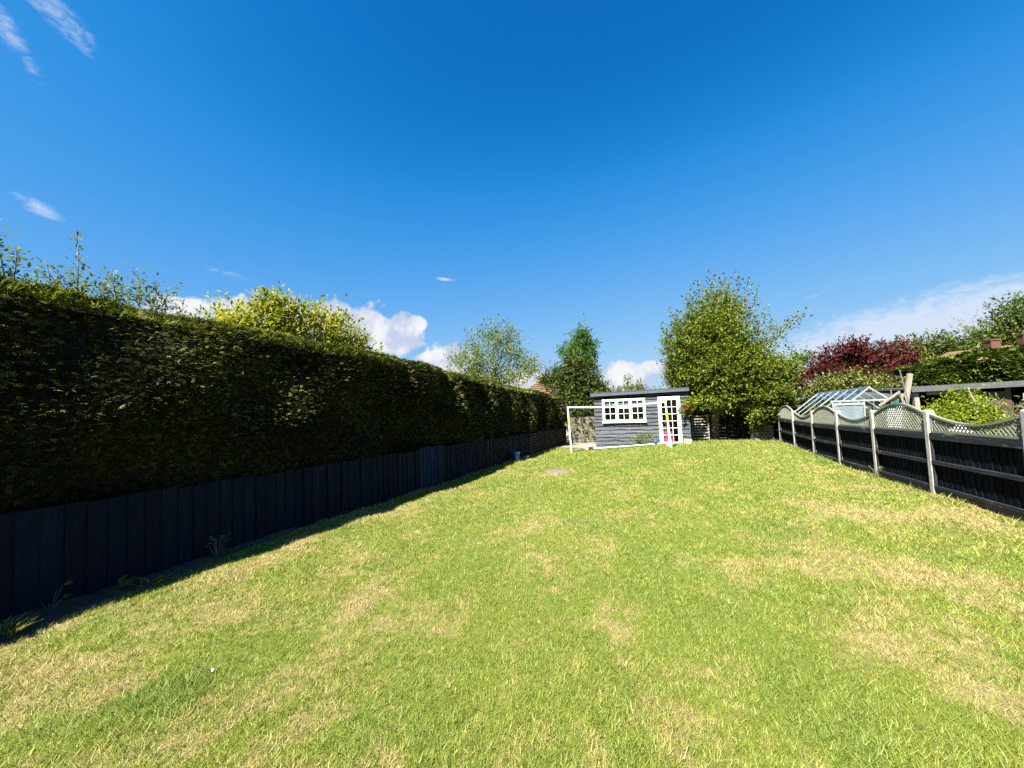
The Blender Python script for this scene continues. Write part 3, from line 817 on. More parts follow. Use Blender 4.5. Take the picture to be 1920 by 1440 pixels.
# ================================================================== RIGHT: fence with wavy trellis
POSTS = [1.15, 3.0, 4.85, 6.72, 8.65, 10.52, 12.38, 14.25, 16.10, 17.95, 19.8]
def right_fence():
    t = thing('trellis_fence', 'navy board fence with concrete posts and wavy topped green trellis along the right side', 'fence', (FX, 10, S * 10))
    o = origin(t)
    bm_ = board_mesh('board', 0.128, 0.93, 0.020, M['navy'], 0.4)
    pm_ = MB()                                          # slotted concrete post, chamfered top
    hw = 0.044
    for z, s_ in ((-0.1, 1.0), (1.40, 1.0), (1.425, 0.72)):
        for (x, y) in ((-0.062, -hw), (-0.02, -hw), (-0.02, -hw + 0.022), (0.02, -hw + 0.022), (0.02, -hw), (0.062, -hw), (0.062, hw), (0.02, hw), (0.02, hw - 0.022), (-0.02, hw - 0.022), (-0.02, hw), (-0.062, hw)):
            pm_.v.append((x * 0.88 * s_, y * s_, z))
    for l in range(2):
        for k in range(12):
            k2 = (k + 1) % 12
            pm_.f.append((l * 12 + k, l * 12 + k2, (l + 1) * 12 + k2, (l + 1) * 12 + k)); pm_.sm.append(False)
    pm_.f.append(tuple(24 + k for k in range(12))); pm_.sm.append(False)
    pme = pm_.mesh('post', M['concrete'])
    for y in POSTS:
        link('post', pme, t, Vector((FX, y, S * y)) - o, (R(random.uniform(-0.5, 0.5)), R(random.uniform(-0.6, 0.6)), 0))
    lift = lambda y: 0.10 * smooth(y, 14, 18.5)
    for b in range(len(POSTS) - 1):
        y0, y1 = POSTS[b] + hw, POSTS[b + 1] - hw
        g = lambda y: S * y + lift(y)
        n = 15
        for k in range(n):
            y = y0 + 0.06 + (y1 - y0 - 0.12) * k / (n - 1)
            link('board', bm_, t, Vector((FX + 0.012 + random.uniform(-0.003, 0.003), y, g(y) + 0.09 + random.uniform(-0.008, 0.004))) - o, (R(random.uniform(-0.4, 0.4)), 0, R(-1.3 + random.uniform(-0.8, 0.8))))
        MB().bar((FX + 0.005, y0, g(y0) + 0.035), (FX + 0.005, y1, g(y1) + 0.035), 0.15, 0.03, (1, 0, 0)).build('gravel_board', M['gravel_board'], t)
        for z, hh, th in ((0.145, 0.055, 0.04), (0.555, 0.062, 0.042), (0.975, 0.085, 0.04)):
            MB().bar((FX - 0.028, y0, g(y0) + z), (FX - 0.028, y1, g(y1) + z), hh, th, (1, 0, 0)).build('rail', M['navy_rail'], t, bevel=0.004)
        MB().bar((FX - 0.005, y0, g(y0) + 1.032), (FX - 0.005, y1, g(y1) + 1.032), 0.022, 0.075, (1, 0, 0)).build('capping', M['navy_rail'], t)
        for e in (y0 + 0.018, y1 - 0.018):
            MB().box((FX - 0.026, e, g(e) + 0.54), (0.032, 0.03, 0.80)).build('batten', M['navy_rail'], t)
        # trellis: frame that rises or dips between the posts, crossed laths inside it
        up = (b % 2 == 0)
        def top(y, up=up, y0=y0, y1=y1):
            u = (y - y0) / (y1 - y0)
            return 1.345 + (0.20 if up else -0.145) * math.sin(math.pi * u) ** (1.0 if up else 1.0)
        tr = MB(); N = 18
        for k in range(N):
            a = y0 + 0.01 + (y1 - y0 - 0.02) * k / N; c = y0 + 0.01 + (y1 - y0 - 0.02) * (k + 1) / N
            tr.bar((FX, a, g(a) + top(a)), (FX, c + 0.004, g(c) + top(c)), 0.032, 0.045, (1, 0, 0))
        tr.bar((FX, y0 + 0.01, g(y0) + 1.065), (FX, y1 - 0.01, g(y1) + 1.065), 0.034, 0.04, (1, 0, 0))
        for e in (y0 + 0.02, y1 - 0.02):
            tr.box((FX, e, g(e) + 1.065 + (top(e) - 1.065) / 2), (0.034, 0.034, top(e) - 1.075))
        tp = tr.build('trellis', M['trellis'], t)
        pieces = []
        sp = 0.078
        for sgn, xo in ((1, -0.006), (-1, 0.006)):
            kmax = int((y1 - y0 + 0.6) / sp)
            for k in range(kmax):
                ys = (y0 - 0.55 + k * sp) if sgn > 0 else (y0 + k * sp)
                run = []
                for q in range(0, 60):
                    z = 1.075 + q * 0.01; y = ys + sgn * (z - 1.075) * 0.92
                    if y0 + 0.02 < y < y1 - 0.02 and z < top(y):
                        run.append((y, z))
                if len(run) > 4:
                    (ya, za), (yb, zb) = run[0], run[-1]
                    pieces.append(((FX + xo, ya, g(ya) + za), (FX + xo, yb, g(yb) + zb)))
        if 3 <= b <= 5:                                  # bays near enough to pick out every lath
            for a, c in pieces:
                MB().bar(a, c, 0.022, 0.008, (1, 0, 0)).build('lath', M['trellis'], tp)
        else:
            mb = MB()
            for a, c in pieces:
                mb.bar(a, c, 0.022, 0.008, (1, 0, 0))
            stuff(mb.build('lattice', M['trellis'], tp))
right_fence()

# ================================================================== END: garden shed
SX0, SX1, SY, SDEP = -3.07, 0.85, 17.8, 2.45
SZ = -0.70
def shed():
    t = thing('garden_shed', 'grey waney board garden shed with white window and glazed white door at the lawn end', 'shed', ((SX0 + SX1) / 2, SY + 1, SZ))
    o = origin(t)
    top = 1.78
    win = (-2.66, -0.88, 0.53, 1.53); dor = (-0.33, 0.54, -0.52, 1.56)
    # waney-edge boards, each lapped over the one below with its own wavy lower edge
    def wboard(x0, x1, z0, z1, y, ph):
        mb = MB(); n = max(2, int((x1 - x0) / 0.11))
        for k in range(n + 1):
            x = x0 + (x1 - x0) * k / n
            wv = 0.016 * math.sin(x * 2.9 + ph) + 0.010 * math.sin(x * 7.3 + ph * 2.3) + random.uniform(-0.005, 0.005)
            mb.v += [(x, y - 0.062, z0 - 0.016 + wv), (x, y - 0.056, z0 + 0.02 + wv), (x, y - 0.006, z1 + 0.02), (x, y + 0.012, z1 + 0.02), (x, y - 0.004, z0 - 0.008 + wv)]
        for k in range(n):
            for q in range(5):
                q2 = (q + 1) % 5
                mb.f.append((k * 5 + q, k * 5 + q2, k * 5 + 5 + q2, k * 5 + 5 + q)); mb.sm.append(False)
        mb.f.append((0, 1, 2, 3, 4)); mb.sm.append(False)
        mb.f.append(tuple(n * 5 + q for q in (4, 3, 2, 1, 0))); mb.sm.append(False)
        mb.build('board', M['shed'], t)
    z = -0.775; row = 0
    while z < 1.68:
        z1 = z + 0.163
        segs = [(SX0, SX1)]
        for (a, b, c, d) in (win, dor):
            if z1 > c + 0.02 and z < d - 0.02:
                segs = [s2 for s_ in segs for s2 in ((s_[0], min(s_[1], a)), (max(s_[0], b), s_[1])) if s2[1] - s2[0] > 0.03]
        for a, b in segs:
            wboard(a, b, z, min(z1, top - 0.05), SY, row * 1.7 + a)
        z = z1; row += 1
    # side and back walls, floor and ceiling inside
    for x, nm in ((SX0 + 0.03, 'wall'), (SX1 - 0.03, 'wall')):
        MB().box((x, SY + SDEP / 2 + 0.03, SZ + (top - SZ) / 2), (0.05, SDEP, top - SZ)).build(nm, M['shed'], t)
    MB().box(((SX0 + SX1) / 2, SY + SDEP + 0.05, SZ + 1.2), (SX1 - SX0 - 0.12, 0.05, 2.4)).build('wall', M['shed_in'], t)
    MB().box(((SX0 + SX1) / 2, SY + SDEP / 2 + 0.03, -0.56), (SX1 - SX0 - 0.14, SDEP - 0.1, 0.05)).build('floor', M['shed_in'], t)
    for zz in (1.0, 0.0):                                   # strips of front framing seen through the glass
        MB().box((-0.60, SY + 0.05, zz), (0.08, 0.05, 0.9)).build('stud', M['shed_in'], t)
    # nearly flat felt roof with a deep board along the front
    y0, y1 = SY - 0.17, SY + SDEP + 0.15
    rf = MB()
    xa, xb = SX0 - 0.10, SX1 + 0.06
    zf0, zf1, dz = 1.79, 1.845, -0.22
    for (x, z_) in ((xa, zf0), (xb, zf1)):
        rf.v += [(x, y0, z_), (x, y1, z_ + dz), (x, y1, z_ + dz + 0.05), (x, y0, z_ + 0.05)]
    for q in ((0, 1, 2, 3), (7, 6, 5, 4), (0, 3, 7, 4), (1, 5, 6, 2), (3, 2, 6, 7), (0, 4, 5, 1)):
        rf.f.append(q); rf.sm.append(False)
    rfo = rf.build('roof', M['felt'], t)
    MB().bar((xa - 0.01, y0 - 0.015, zf0 - 0.005), (xb + 0.01, y0 - 0.015, zf1 - 0.005), 0.026, 0.155, (0, 0, 1)).build('fascia', M['shed_fascia'], t)
    MB().bar((xa, y0 - 0.034, zf0 + 0.065), (xb, y0 - 0.034, zf1 + 0.065), 0.012, 0.022, (0, 0, 1)).build('felt_edge', M['felt'], t)
    MB().box((SX1 + 0.012, SY - 0.03, SZ + 1.24), (0.05, 0.06, 2.4)).build('corner_strip', M['shed'], t)
    # window: frame, three casements with two by three panes, sill
    fy = SY - 0.055
    def rect(mb, x0, x1, z0, z1, wd, d, y=fy):
        mb.box(((x0 + x1) / 2, y, z1 - wd / 2), (x1 - x0, d, wd)); mb.box(((x0 + x1) / 2, y, z0 + wd / 2), (x1 - x0, d, wd))
        mb.box((x0 + wd / 2, y, (z0 + z1) / 2), (wd, d, z1 - z0 - 2 * wd)); mb.box((x1 - wd / 2, y, (z0 + z1) / 2), (wd, d, z1 - z0 - 2 * wd))
    mb = MB(); rect(mb, win[0] - 0.03, win[1] + 0.03, win[2] - 0.0, win[3] + 0.02, 0.058, 0.075)
    for x in (-2.06, -1.47):
        mb.box((x, fy, (win[2] + win[3]) / 2), (0.055, 0.07, win[3] - win[2] - 0.10))
    wf = mb.build('window', M['white'], t, bevel=0.004)
    MB().box(((win[0] + win[1]) / 2, fy - 0.05, win[2] - 0.012), (win[1] - win[0] + 0.12, 0.14, 0.045)).build('sill', M['white'], wf, bevel=0.006)
    gz = SY - 0.045
    panes = {}
    def pane(x0, x1, z0, z1, parent):
        w_, h_ = x1 - x0, z1 - z0
        key = (round(w_, 3), round(h_, 3))
        if key not in panes:
            m_ = MB(); m_.box((0, 0, 0), (w_ + 0.006, 0.004, h_ + 0.006)); panes[key] = m_.mesh('pane', M['glass'])
        link('pane', panes[key], parent, Vector(((x0 + x1) / 2, gz, (z0 + z1) / 2)) - o, (R(random.uniform(-0.7, 0.7)), 0, R(random.uniform(-0.9, 0.9))))
    for i, (x0, x1) in enumerate(((-2.630, -2.090), (-2.030, -1.500), (-1.440, -0.910))):
        z0, z1 = win[2] + 0.062, win[3] - 0.04
        sm = MB(); fw = 0.034
        rect(sm, x0, x1, z0, z1, fw, 0.05, fy - 0.006)
        xm = (x0 + x1) / 2; bw = 0.018
        sm.box((xm, fy - 0.004, (z0 + z1) / 2), (bw, 0.034, z1 - z0 - 2 * fw))
        if i == 1:                                          # the middle casement has a fanlight over a transom
            zs = [z0 + fw, z0 + 0.30, z1 - 0.30, z1 - fw]; zs = [z0 + fw, (z0 + fw + z1 - 0.33) / 2, z1 - 0.33, z1 - fw]
            sm.box((xm, fy - 0.012, z1 - 0.30), (x1 - x0 - 2 * fw, 0.056, 0.12))
            rows = [(z0 + fw, zs[1] - bw / 2), (zs[1] + bw / 2, z1 - 0.36), (z1 - 0.24, z1 - fw)]
            sm.box((xm, fy - 0.002, zs[1]), (x1 - x0 - 2 * fw, 0.03, bw))
        else:
            hz = (z1 - z0 - 2 * fw) / 3
            rows = []
            for k in range(3):
                rows.append((z0 + fw + k * hz + (bw / 2 if k else 0), z0 + fw + (k + 1) * hz - (bw / 2 if k < 2 else 0)))
                if k:
                    sm.box((xm, fy - 0.002, z0 + fw + k * hz), (x1 - x0 - 2 * fw, 0.03, bw))
        sm.build('casement', M['white'], wf, bevel=0.003)
        for (a, b) in rows:
            pane(x0 + fw, xm - bw / 2, a, b, wf); pane(xm + bw / 2, x1 - fw, a, b, wf)
    MB().box((-1.77, SY + 0.0, 1.34), (1.66, 0.012, 0.27)).build('blind', M['blind'], wf)
    # door: white frame, glazed leaf three panes wide and six high
    mb = MB()
    x0, x1, z0, z1 = dor
    mb.box(((x0 + x1) / 2, fy, z1 - 0.035), (x1 - x0, 0.08, 0.08))
    for x in (x0 + 0.035, x1 - 0.035):
        mb.box((x, fy, (z0 + z1 - 0.08) / 2), (0.08, 0.08, z1 - z0 - 0.08))
    df = mb.build('door_frame', M['white'], t, bevel=0.004)
    lx0, lx1, lz0, lz1 = x0 + 0.078, x1 - 0.078, z0 + 0.01, z1 - 0.083
    dl = MB(); st = 0.058
    rect(dl, lx0, lx1, lz0, lz1, st, 0.05, fy + 0.004)
    dl.box(((lx0 + lx1) / 2, fy + 0.003, lz0 + st + 0.04), (lx1 - lx0 - 2 * st, 0.046, 0.08))
    gx0, gx1, gz0, gz1 = lx0 + st, lx1 - st, lz0 + st + 0.08, lz1 - st
    bw = 0.017
    for k in (1, 2):
        dl.box((gx0 + (gx1 - gx0) * k / 3, fy + 0.006, (gz0 + gz1) / 2), (bw, 0.032, gz1 - gz0))
    for k in range(1, 6):
        dl.box(((gx0 + gx1) / 2, fy + 0.008, gz0 + (gz1 - gz0) * k / 6), (gx1 - gx0, 0.028, bw))
    dr = dl.build('door', M['white'], t, bevel=0.003)
    for i in range(3):
        for k in range(6):
            wx, hz = (gx1 - gx0) / 3, (gz1 - gz0) / 6
            pane(gx0 + i * wx + bw / 2, gx0 + (i + 1) * wx - bw / 2, gz0 + k * hz + bw / 2, gz0 + (k + 1) * hz - bw / 2, dr)
    hd = MB(); hd.box((lx0 + 0.035, fy - 0.035, 0.48), (0.03, 0.012, 0.14)); hd.tube([(lx0 + 0.035, fy - 0.045, 0.51), (lx0 + 0.035, fy - 0.075, 0.51), (lx0 + 0.13, fy - 0.078, 0.51)], 0.009, 6)
    hd.build('handle', M['metal'], dr)
shed()
# things seen through the door and window
for (x, wd, hh, lab) in ((-0.10, 0.20, 0.66, 'bright pink cushion behind the lower left door panes'), (0.17, 0.13, 0.60, 'slimmer pink cushion right of the other behind the door panes')):
    mb = MB(); mb.box((x, SY + 0.075, -0.53 + hh / 2), (wd, 0.10, hh))
    tag(mb.build('cushion', M['pink'], bevel=0.04), lab, 'cushion', 'pink cushions inside the shed')
mb = MB(); mb.box((-1.75, SY + 0.62, 0.32), (1.6, 0.5, 0.04)); wb = thing('workbench', 'pale workbench inside the shed behind the window', 'workbench', (-1.75, SY + 0.62, -0.53))
mb.build('worktop', M['fence_old'], wb)
for x in (-2.45, -1.05):
    for y in (SY + 0.42, SY + 0.82):
        MB().box((x, y, -0.115), (0.06, 0.06, 0.83)).build('leg', M['fence_old'], wb)
for x, hh, m_, lab in ((-2.3, 0.22, 'stone', 'pale tub standing at the left end of the workbench'), (-1.55, 0.28, 'metal', 'grey tin in the middle of the workbench'), (-1.15, 0.2, 'stone', 'pale pot near the right end of the workbench')):
    tag(MB().lathe((x, SY + 0.55, 0.342), [(0.07, 0), (0.085, hh * 0.9), (0.09, hh), (0.07, hh)], 12).build('pot', M[m_]), lab, 'pot', 'pots on the shed workbench')

# ================================================================== football goal
def goal():
    t = thing('football_goal', 'white plastic football goal with net standing in front of the grey shed', 'goal', (-1.75, 15.4, -0.55))
    Lb, Rb = Vector((-3.60, 15.15, ground(-3.6, 15.15))), Vector((0.09, 15.85, ground(0.09, 15.85) - 0.01))
    Lt, Rt = Vector((-3.66, 15.12, 1.30)), Vector((-0.03, 15.70, 1.36))
    BL, BR = Vector((-3.36, 16.75, ground(-3.36, 16.75) + 0.03)), Vector((-0.12, 17.35, ground(-0.1, 17.3) + 0.03))
    r_ = 0.031
    MB().tube([Lb, Lt + Vector((0, 0, 0.036))], r_, 10).build('post', M['plastic'], t)
    MB().tube([Rb, Rt + Vector((0, 0, 0.036))], r_, 10).build('post', M['plastic'], t)
    bar = []
    for k in range(13):
        u = k / 12
        p = Lt.lerp(Rt, u); p.z -= 0.085 * math.sin(math.pi * u) ** 1.3
        bar.append(p)
    MB().tube(bar, r_, 10).build('crossbar', M['plastic'], t)
    MB().tube([Lb + Vector((0, 0, 0.03)), BL], 0.024, 8).build('side_bar', M['plastic'], t)
    MB().tube([Rb + Vector((0, 0, 0.03)), BR], 0.024, 8).build('side_bar', M['plastic'], t)
    MB().tube([BL, BR], 0.022, 8).build('ground_bar', M['plastic'], t)
    for a, b, u0, u1 in ((Lb, Lt, 0.62, 0.80), (Rb, Rt, 0.60, 0.80)):
        MB().tube([a.lerp(b, u0), a.lerp(b, u1)], 0.042, 10).build('sleeve', M['lime'], t)
    # net: hangs from the crossbar, slack towards the bar on the ground
    nt = MB(); nu, nv = 26, 13
    def at(u, v):
        i = min(int(u * 12), 11); top = bar[i].lerp(bar[i + 1], u * 12 - i)
        bot = BL.lerp(BR, u)
        p = top.lerp(bot, v)
        p.z -= 0.16 * math.sin(math.pi * v) * (1 + 0.25 * math.sin(u * 9))
        p.y += 0.03 * math.sin(u * 17 + v * 5)
        return p
    for i in range(nu + 1):
        nt.tube([at(i / nu, k / 8) for k in range(9)], 0.0022, 3, False)
    for k in range(1, nv):
        nt.tube([at(i / nu, k / nv) for i in range(nu + 1)], 0.0022, 3, False)
    for (pb, pt, gb, u) in ((Lb, Lt, BL, 0.0), (Rb, Rt, BR, 1.0)):      # side triangles
        for k in range(1, nv):
            a = pt.lerp(pb, k / nv); b = at(u, k / nv)
            m_ = a.lerp(b, 0.5) - Vector((0, 0, 0.03))
            nt.tube([a, m_, b], 0.0032, 3, False)
        for j in range(1, 8):
            pts = []
            for k in range(nv + 1):
                q = pt.lerp(pb, k / nv).lerp(at(u, k / nv), j / 8)
                pts.append(q)
            nt.tube(pts, 0.0032, 3, False)
    nt.build('net', M['net'], t)
goal()
#%%
# ================================================================== small things round the shed and lawn
def ball():
    x, y = -3.10, 16.6
    g = ground(x, y)
    prof = [(0.02, 0.0)] + [(0.125 * math.sin(a), 0.105 - 0.105 * math.cos(a)) for a in np.linspace(0.35, 2.8, 9)] + [(0.02, 0.208)]
    tag(MB().lathe((x, y, g + 0.005), prof, 16).build('ball', M['pink_ball']), 'soft pink ball lying by the back corner of the football goal', 'ball')
ball()
def bucket():
    t = thing('bucket', 'blue plastic bucket standing against the left fence', 'bucket', (-4.80, 12.15, ground(-4.8, 12.15)))
    g = ground(-4.8, 12.15)
    MB().lathe((-4.80, 12.15, g), [(0.10, 0.0), (0.135, 0.29), (0.145, 0.30), (0.145, 0.32), (0.128, 0.315), (0.10, 0.02)], 18).build('body', M['blue_plastic'], t)
    MB().tube([(-4.80 + 0.15 * math.cos(a), 12.15 - 0.06 + 0.05 * math.sin(a), g + 0.28 - 0.10 * math.sin(a)) for a in np.linspace(0, math.pi, 9)], 0.006, 5).build('handle', M['metal'], t)
bucket()
def rough_stone(name, c, d, mat, label, cat):
    mb = MB(); mb.box(c, d, jit=min(d) * 0.14)
    o = mb.build(name, mat, bevel=min(d) * 0.12)
    return tag(o, label, cat)
rough_stone('stone', (-4.75, 13.05, ground(-4.75, 13.05) + 0.05), (0.14, 0.22, 0.15), M['stone'], 'pale broken stone by the left fence just past the blue bucket', 'stone')
rough_stone('stone_block', (0.74, 17.45, ground(0.74, 17.45) + 0.07), (0.30, 0.22, 0.20), M['stone'], 'cream stone block at the right foot of the shed door', 'stone')
t = thing('tub', 'low blue plastic tub beside the little shrub in front of the shed', 'tub', (-0.52, 17.35, ground(-0.52, 17.35)))
MB().lathe((-0.52, 17.35, ground(-0.52, 17.35)), [(0.10, 0), (0.125, 0.13), (0.135, 0.135), (0.135, 0.15), (0.115, 0.145), (0.09, 0.03)], 16).build('body', M['blue_plastic'], t)
g = ground(-1.05, 17.4)
plant('shed_shrub', 'small light green shrub growing against the front of the shed', 'shrub', (-1.0, 17.45, g), [(-1.0, 17.45, g - 0.02, 0.015), (-1.0, 17.45, g + 0.12, 0.01)],
      [(-1.12, 17.45, g + 0.20, 0.24, 0.18, 0.18, 1), (-0.82, 17.45, g + 0.24, 0.20, 0.18, 0.22, 1)], 0.07, 'birch', per=110, twig=0.14, clump=9, leaves=5, limbs=8, stem='stem', crown='foliage', twig_r=0.004)
def hanging_basket():
    x, y, z = 0.80, 17.48, 0.98
    t = thing('hanging_basket', 'red hanging pot of yellow green leaves on the shed corner bracket', 'hanging basket', (x, y, z))
    MB().lathe((x, y, z), [(0.09, 0), (0.135, 0.16), (0.15, 0.17), (0.15, 0.20), (0.125, 0.19)], 16).build('pot', M['red'], t)
    mb = MB(); mb.tube([(0.82, 17.76, 1.42), (0.82, 17.60, 1.44), (x, y, 1.43)], 0.012, 6); mb.tube([(0.82, 17.76, 1.43), (0.82, 17.76, 1.15), (0.82, 17.58, 1.42)], 0.010, 6)
    mb.build('bracket', M['pink_ball'], t)
    for k in range(3):
        a = k * 2.1
        MB().tube([(x + 0.14 * math.cos(a), y + 0.14 * math.sin(a), z + 0.19), (x, y, 1.42)], 0.004, 4).build('chain', M['metal'], t)
    P, D, T, C = crown_points([(x, y - 0.02, z + 0.27, 0.24, 0.2, 0.13, 1), (x + 0.24, y, z + 0.36, 0.22, 0.16, 0.14, 0.8), (x - 0.20, y, z - 0.02, 0.12, 0.1, 0.16, 0.4), (x + 0.17, y, z, 0.09, 0.08, 0.13, 0.3)], 70, 0.12, 8, 0.3, 0.2, 5)
    leaf_mesh('foliage', P, D, 0.075 * (0.7 + 0.6 * rng.random(len(P))), M['lime_leaf'], t, 0.7, T)
hanging_basket()
def slat_rack():
    # a bleached slatted rack standing in the shade at the shed corner
    x0, x1, y = 1.00, 1.62, 18.55
    g = ground(1.3, y)
    t = thing('slatted_rack', 'bleached slatted wooden rack standing in shade between shed and apple tree', 'rack', ((x0 + x1) / 2, y, g))
    for x in (x0, x1):
        for yy in (y - 0.04, y + 0.26):
            MB().box((x, yy, g + 0.58), (0.05, 0.045, 1.18)).build('upright', M['rack'], t)
    for k in range(9):
        MB().box(((x0 + x1) / 2, y - 0.07, g + 0.16 + k * 0.118), (x1 - x0 + 0.03, 0.02, 0.05), Matrix.Rotation(random.uniform(-0.03, 0.03), 3, 'Y')).build('slat', M['rack'], t)
    for z in (0.35, 0.85):
        MB().box(((x0 + x1) / 2, y + 0.11, g + z), (x1 - x0 - 0.05, 0.28, 0.02)).build('shelf', M['rack'], t)
slat_rack()
def planter():
    x0, x1, y0, y1 = 3.30, 3.98, 18.7, 19.35
    g = ground(3.6, 19.0)
    t = thing('planter_box', 'grey slatted timber planter box by the fence with a trailing plant', 'planter', ((x0 + x1) / 2, (y0 + y1) / 2, g))
    for x in (x0, x1):
        for y in (y0, y1):
            MB().box((x, y, g + 0.30), (0.08, 0.07, 0.68)).build('corner_post', M['planter'], t)
    for k in range(5):
        z = g + 0.10 + k * 0.125
        for y in (y0 - 0.035, y1 + 0.035):
            MB().box(((x0 + x1) / 2, y, z), (x1 - x0 - 0.0, 0.022, 0.105)).build('slat', M['planter'], t)
        for x in (x0 - 0.04, x1 + 0.04):
            MB().box((x, (y0 + y1) / 2, z), (0.022, y1 - y0, 0.105)).build('slat', M['planter'], t)
    for y in (y0 - 0.05, y1 + 0.05):
        MB().box(((x0 + x1) / 2, y, g + 0.645), (x1 - x0 + 0.12, 0.09, 0.03)).build('rim', M['planter'], t)
    for x in (x0 - 0.05, x1 + 0.05):
        MB().box((x, (y0 + y1) / 2, g + 0.647), (0.09, y1 - y0, 0.03)).build('rim', M['planter'], t)
    MB().box(((x0 + x1) / 2, (y0 + y1) / 2, g + 0.55), (x1 - x0, y1 - y0, 0.05)).build('earth', M['soil'], t)
    gg = g + 0.57
    plant('trailing_plant', 'yellow green trailing plant spilling over the grey planter box', 'plant', (3.6, 18.95, gg), [(3.6, 18.95, gg - 0.02, 0.012), (3.6, 18.95, gg + 0.15, 0.008)],
          [(3.55, 18.75, gg + 0.08, 0.28, 0.2, 0.16, 1), (3.50, 18.58, gg - 0.20, 0.18, 0.07, 0.24, 0.7), (3.75, 18.85, gg + 0.25, 0.10, 0.1, 0.35, 0.4)], 0.06, 'lime_leaf', per=90, twig=0.15, clump=8, leaves=5, limbs=7, stem='stem', crown='foliage', twig_r=0.004)
planter()
# end fence of weathered boards behind shed and apple tree
def end_fence():
    y = 20.35
    t = thing('end_fence', 'weathered brown board fence closing the far end of the garden', 'fence', (0, y, S * y))
    for k, (a, b) in enumerate(((-4.9, -3.1), (-3.0, -1.2), (-1.1, 0.7), (0.8, 2.5), (2.6, 4.2))):
        for j in range(9):
            x_m = (a + b) / 2
            MB().box((x_m, y, ground(x_m, y) + 0.10 + j * 0.152), (b - a, 0.022, 0.144), Matrix.Rotation(random.uniform(-0.006, 0.006), 3, 'Y')).build('board', M['fence_old'], t)
        MB().box((b + 0.05, y - 0.03, ground(b, y) + 0.72), (0.09, 0.09, 1.5)).build('post', M['fence_old'], t)
end_fence()
# weeds and fallen leaves
def weed(x, y, label, n=14, h=0.16, s=0.05, mat='weed', asp=0.6):
    g = ground(x, y)
    t = thing('weed', label, 'weed', (x, y, g))
    mb = MB(); P, D = [], []
    for k in range(n):
        a = random.uniform(0, 6.28); r_ = random.uniform(0.02, 0.1)
        tip = (x + math.cos(a) * r_, y + math.sin(a) * r_, g + h * random.uniform(0.4, 1.0))
        mb.tube([(x, y, g), tip], 0.0025, 3, False)
        for _ in range(2):
            P.append(tip); D.append((math.cos(a) + random.gauss(0, 0.5), math.sin(a) + random.gauss(0, 0.5), random.uniform(-0.2, 0.6) + (0.8 if mat == 'tuft' else 0)))
    mb.build('stem', M['weed_stem'] if 'weed_stem' in M else M['bark'], t)
    leaf_mesh('foliage', np.array(P), np.array(D), s * (0.7 + 0.6 * rng.random(len(P))), M[mat], t, asp)
weed(-4.90, 2.92, 'spindly weed growing out of the soil at the left fence', 18, 0.26, 0.05)
weed(-4.90, 2.02, 'broad leaved weed in the shade at the foot of the left fence', 7, 0.10, 0.11)
weed(-4.91, 1.62, 'small round leaved weed at the nearest end of the left fence', 6, 0.20, 0.07)
weed(FX - 0.10, 10.35, 'tuft of weed at the foot of the second nearest concrete post', 22, 0.24, 0.05, 'pale_leaf')
weed(-4.62, 1.30, 'dry grassy tuft at the near edge of the bare soil', 26, 0.06, 0.11, 'tuft', 0.10)
weed(-4.72, 2.22, 'long straw coloured grass tuft leaning out of the shade by the soil', 12, 0.04, 0.10, 'tuft', 0.06)
for (x, y, s_, lab) in ((-2.70, 1.58, 0.042, 'pale oval fallen leaf lying on the near left lawn'),):
    g = ground(x, y) + 0.024
    mb = MB(); n = 12
    s_ *= 0.7
    pts = [(x + math.cos(a) * s_ * 0.5, y + math.sin(a) * s_ * 0.3, g + 0.008 * math.cos(2 * a)) for a in np.linspace(0, 2 * math.pi, n, endpoint=False)]
    mb.v = pts + [(x, y, g + 0.01)]
    mb.f = [(i, (i + 1) % n, n) for i in range(n)]; mb.sm = [True] * n
    tag(mb.build('fallen_leaf', M['petal']), lab, 'leaf')

# ================================================================== trees at the far end
gt = ground(1.95, 19.3)
shoot = []
for (x, y, z0, x1, z1) in ((2.1, 19.3, 5.4, 2.15, 7.05), (3.0, 19.3, 5.4, 3.18, 6.85), (2.5, 19.1, 5.5, 2.62, 6.75), (1.3, 19.3, 4.8, 1.05, 6.2), (0.8, 19.3, 4.2, 0.45, 5.6), (3.6, 19.3, 4.8, 3.95, 6.0), (1.8, 19.4, 5.4, 1.75, 6.8),
                           (0.5, 19.2, 3.8, 0.05, 4.9), (2.8, 19.5, 5.5, 2.85, 6.6), (0.7, 19.2, 3.2, -0.1, 3.7), (0.7, 19.2, 2.7, 0.0, 2.95), (3.4, 19.2, 5.0, 3.6, 6.4), (1.5, 19.2, 5.0, 1.4, 6.35), (2.2, 19.0, 5.6, 2.35, 6.7), (3.9, 19.3, 4.1, 4.3, 5.2)):
    shoot.append(((x, y, z0), (x1, y + random.uniform(-0.2, 0.2), z1), 26))
for (x, z, x1, z1) in ((3.4, 3.0, 5.1, 4.5), (3.6, 2.7, 4.9, 3.8), (3.5, 3.1, 4.5, 4.4), (4.0, 2.4, 5.3, 3.3), (3.7, 3.3, 5.35, 4.55), (4.2, 2.5, 5.5, 2.9)):
    for k in range(2):
        shoot.append(((x, 19.3, z), (x1 + random.uniform(-0.25, 0.25), 19.3 + random.uniform(-0.4, 0.4), z1 + random.uniform(-0.3, 0.3)), 30))
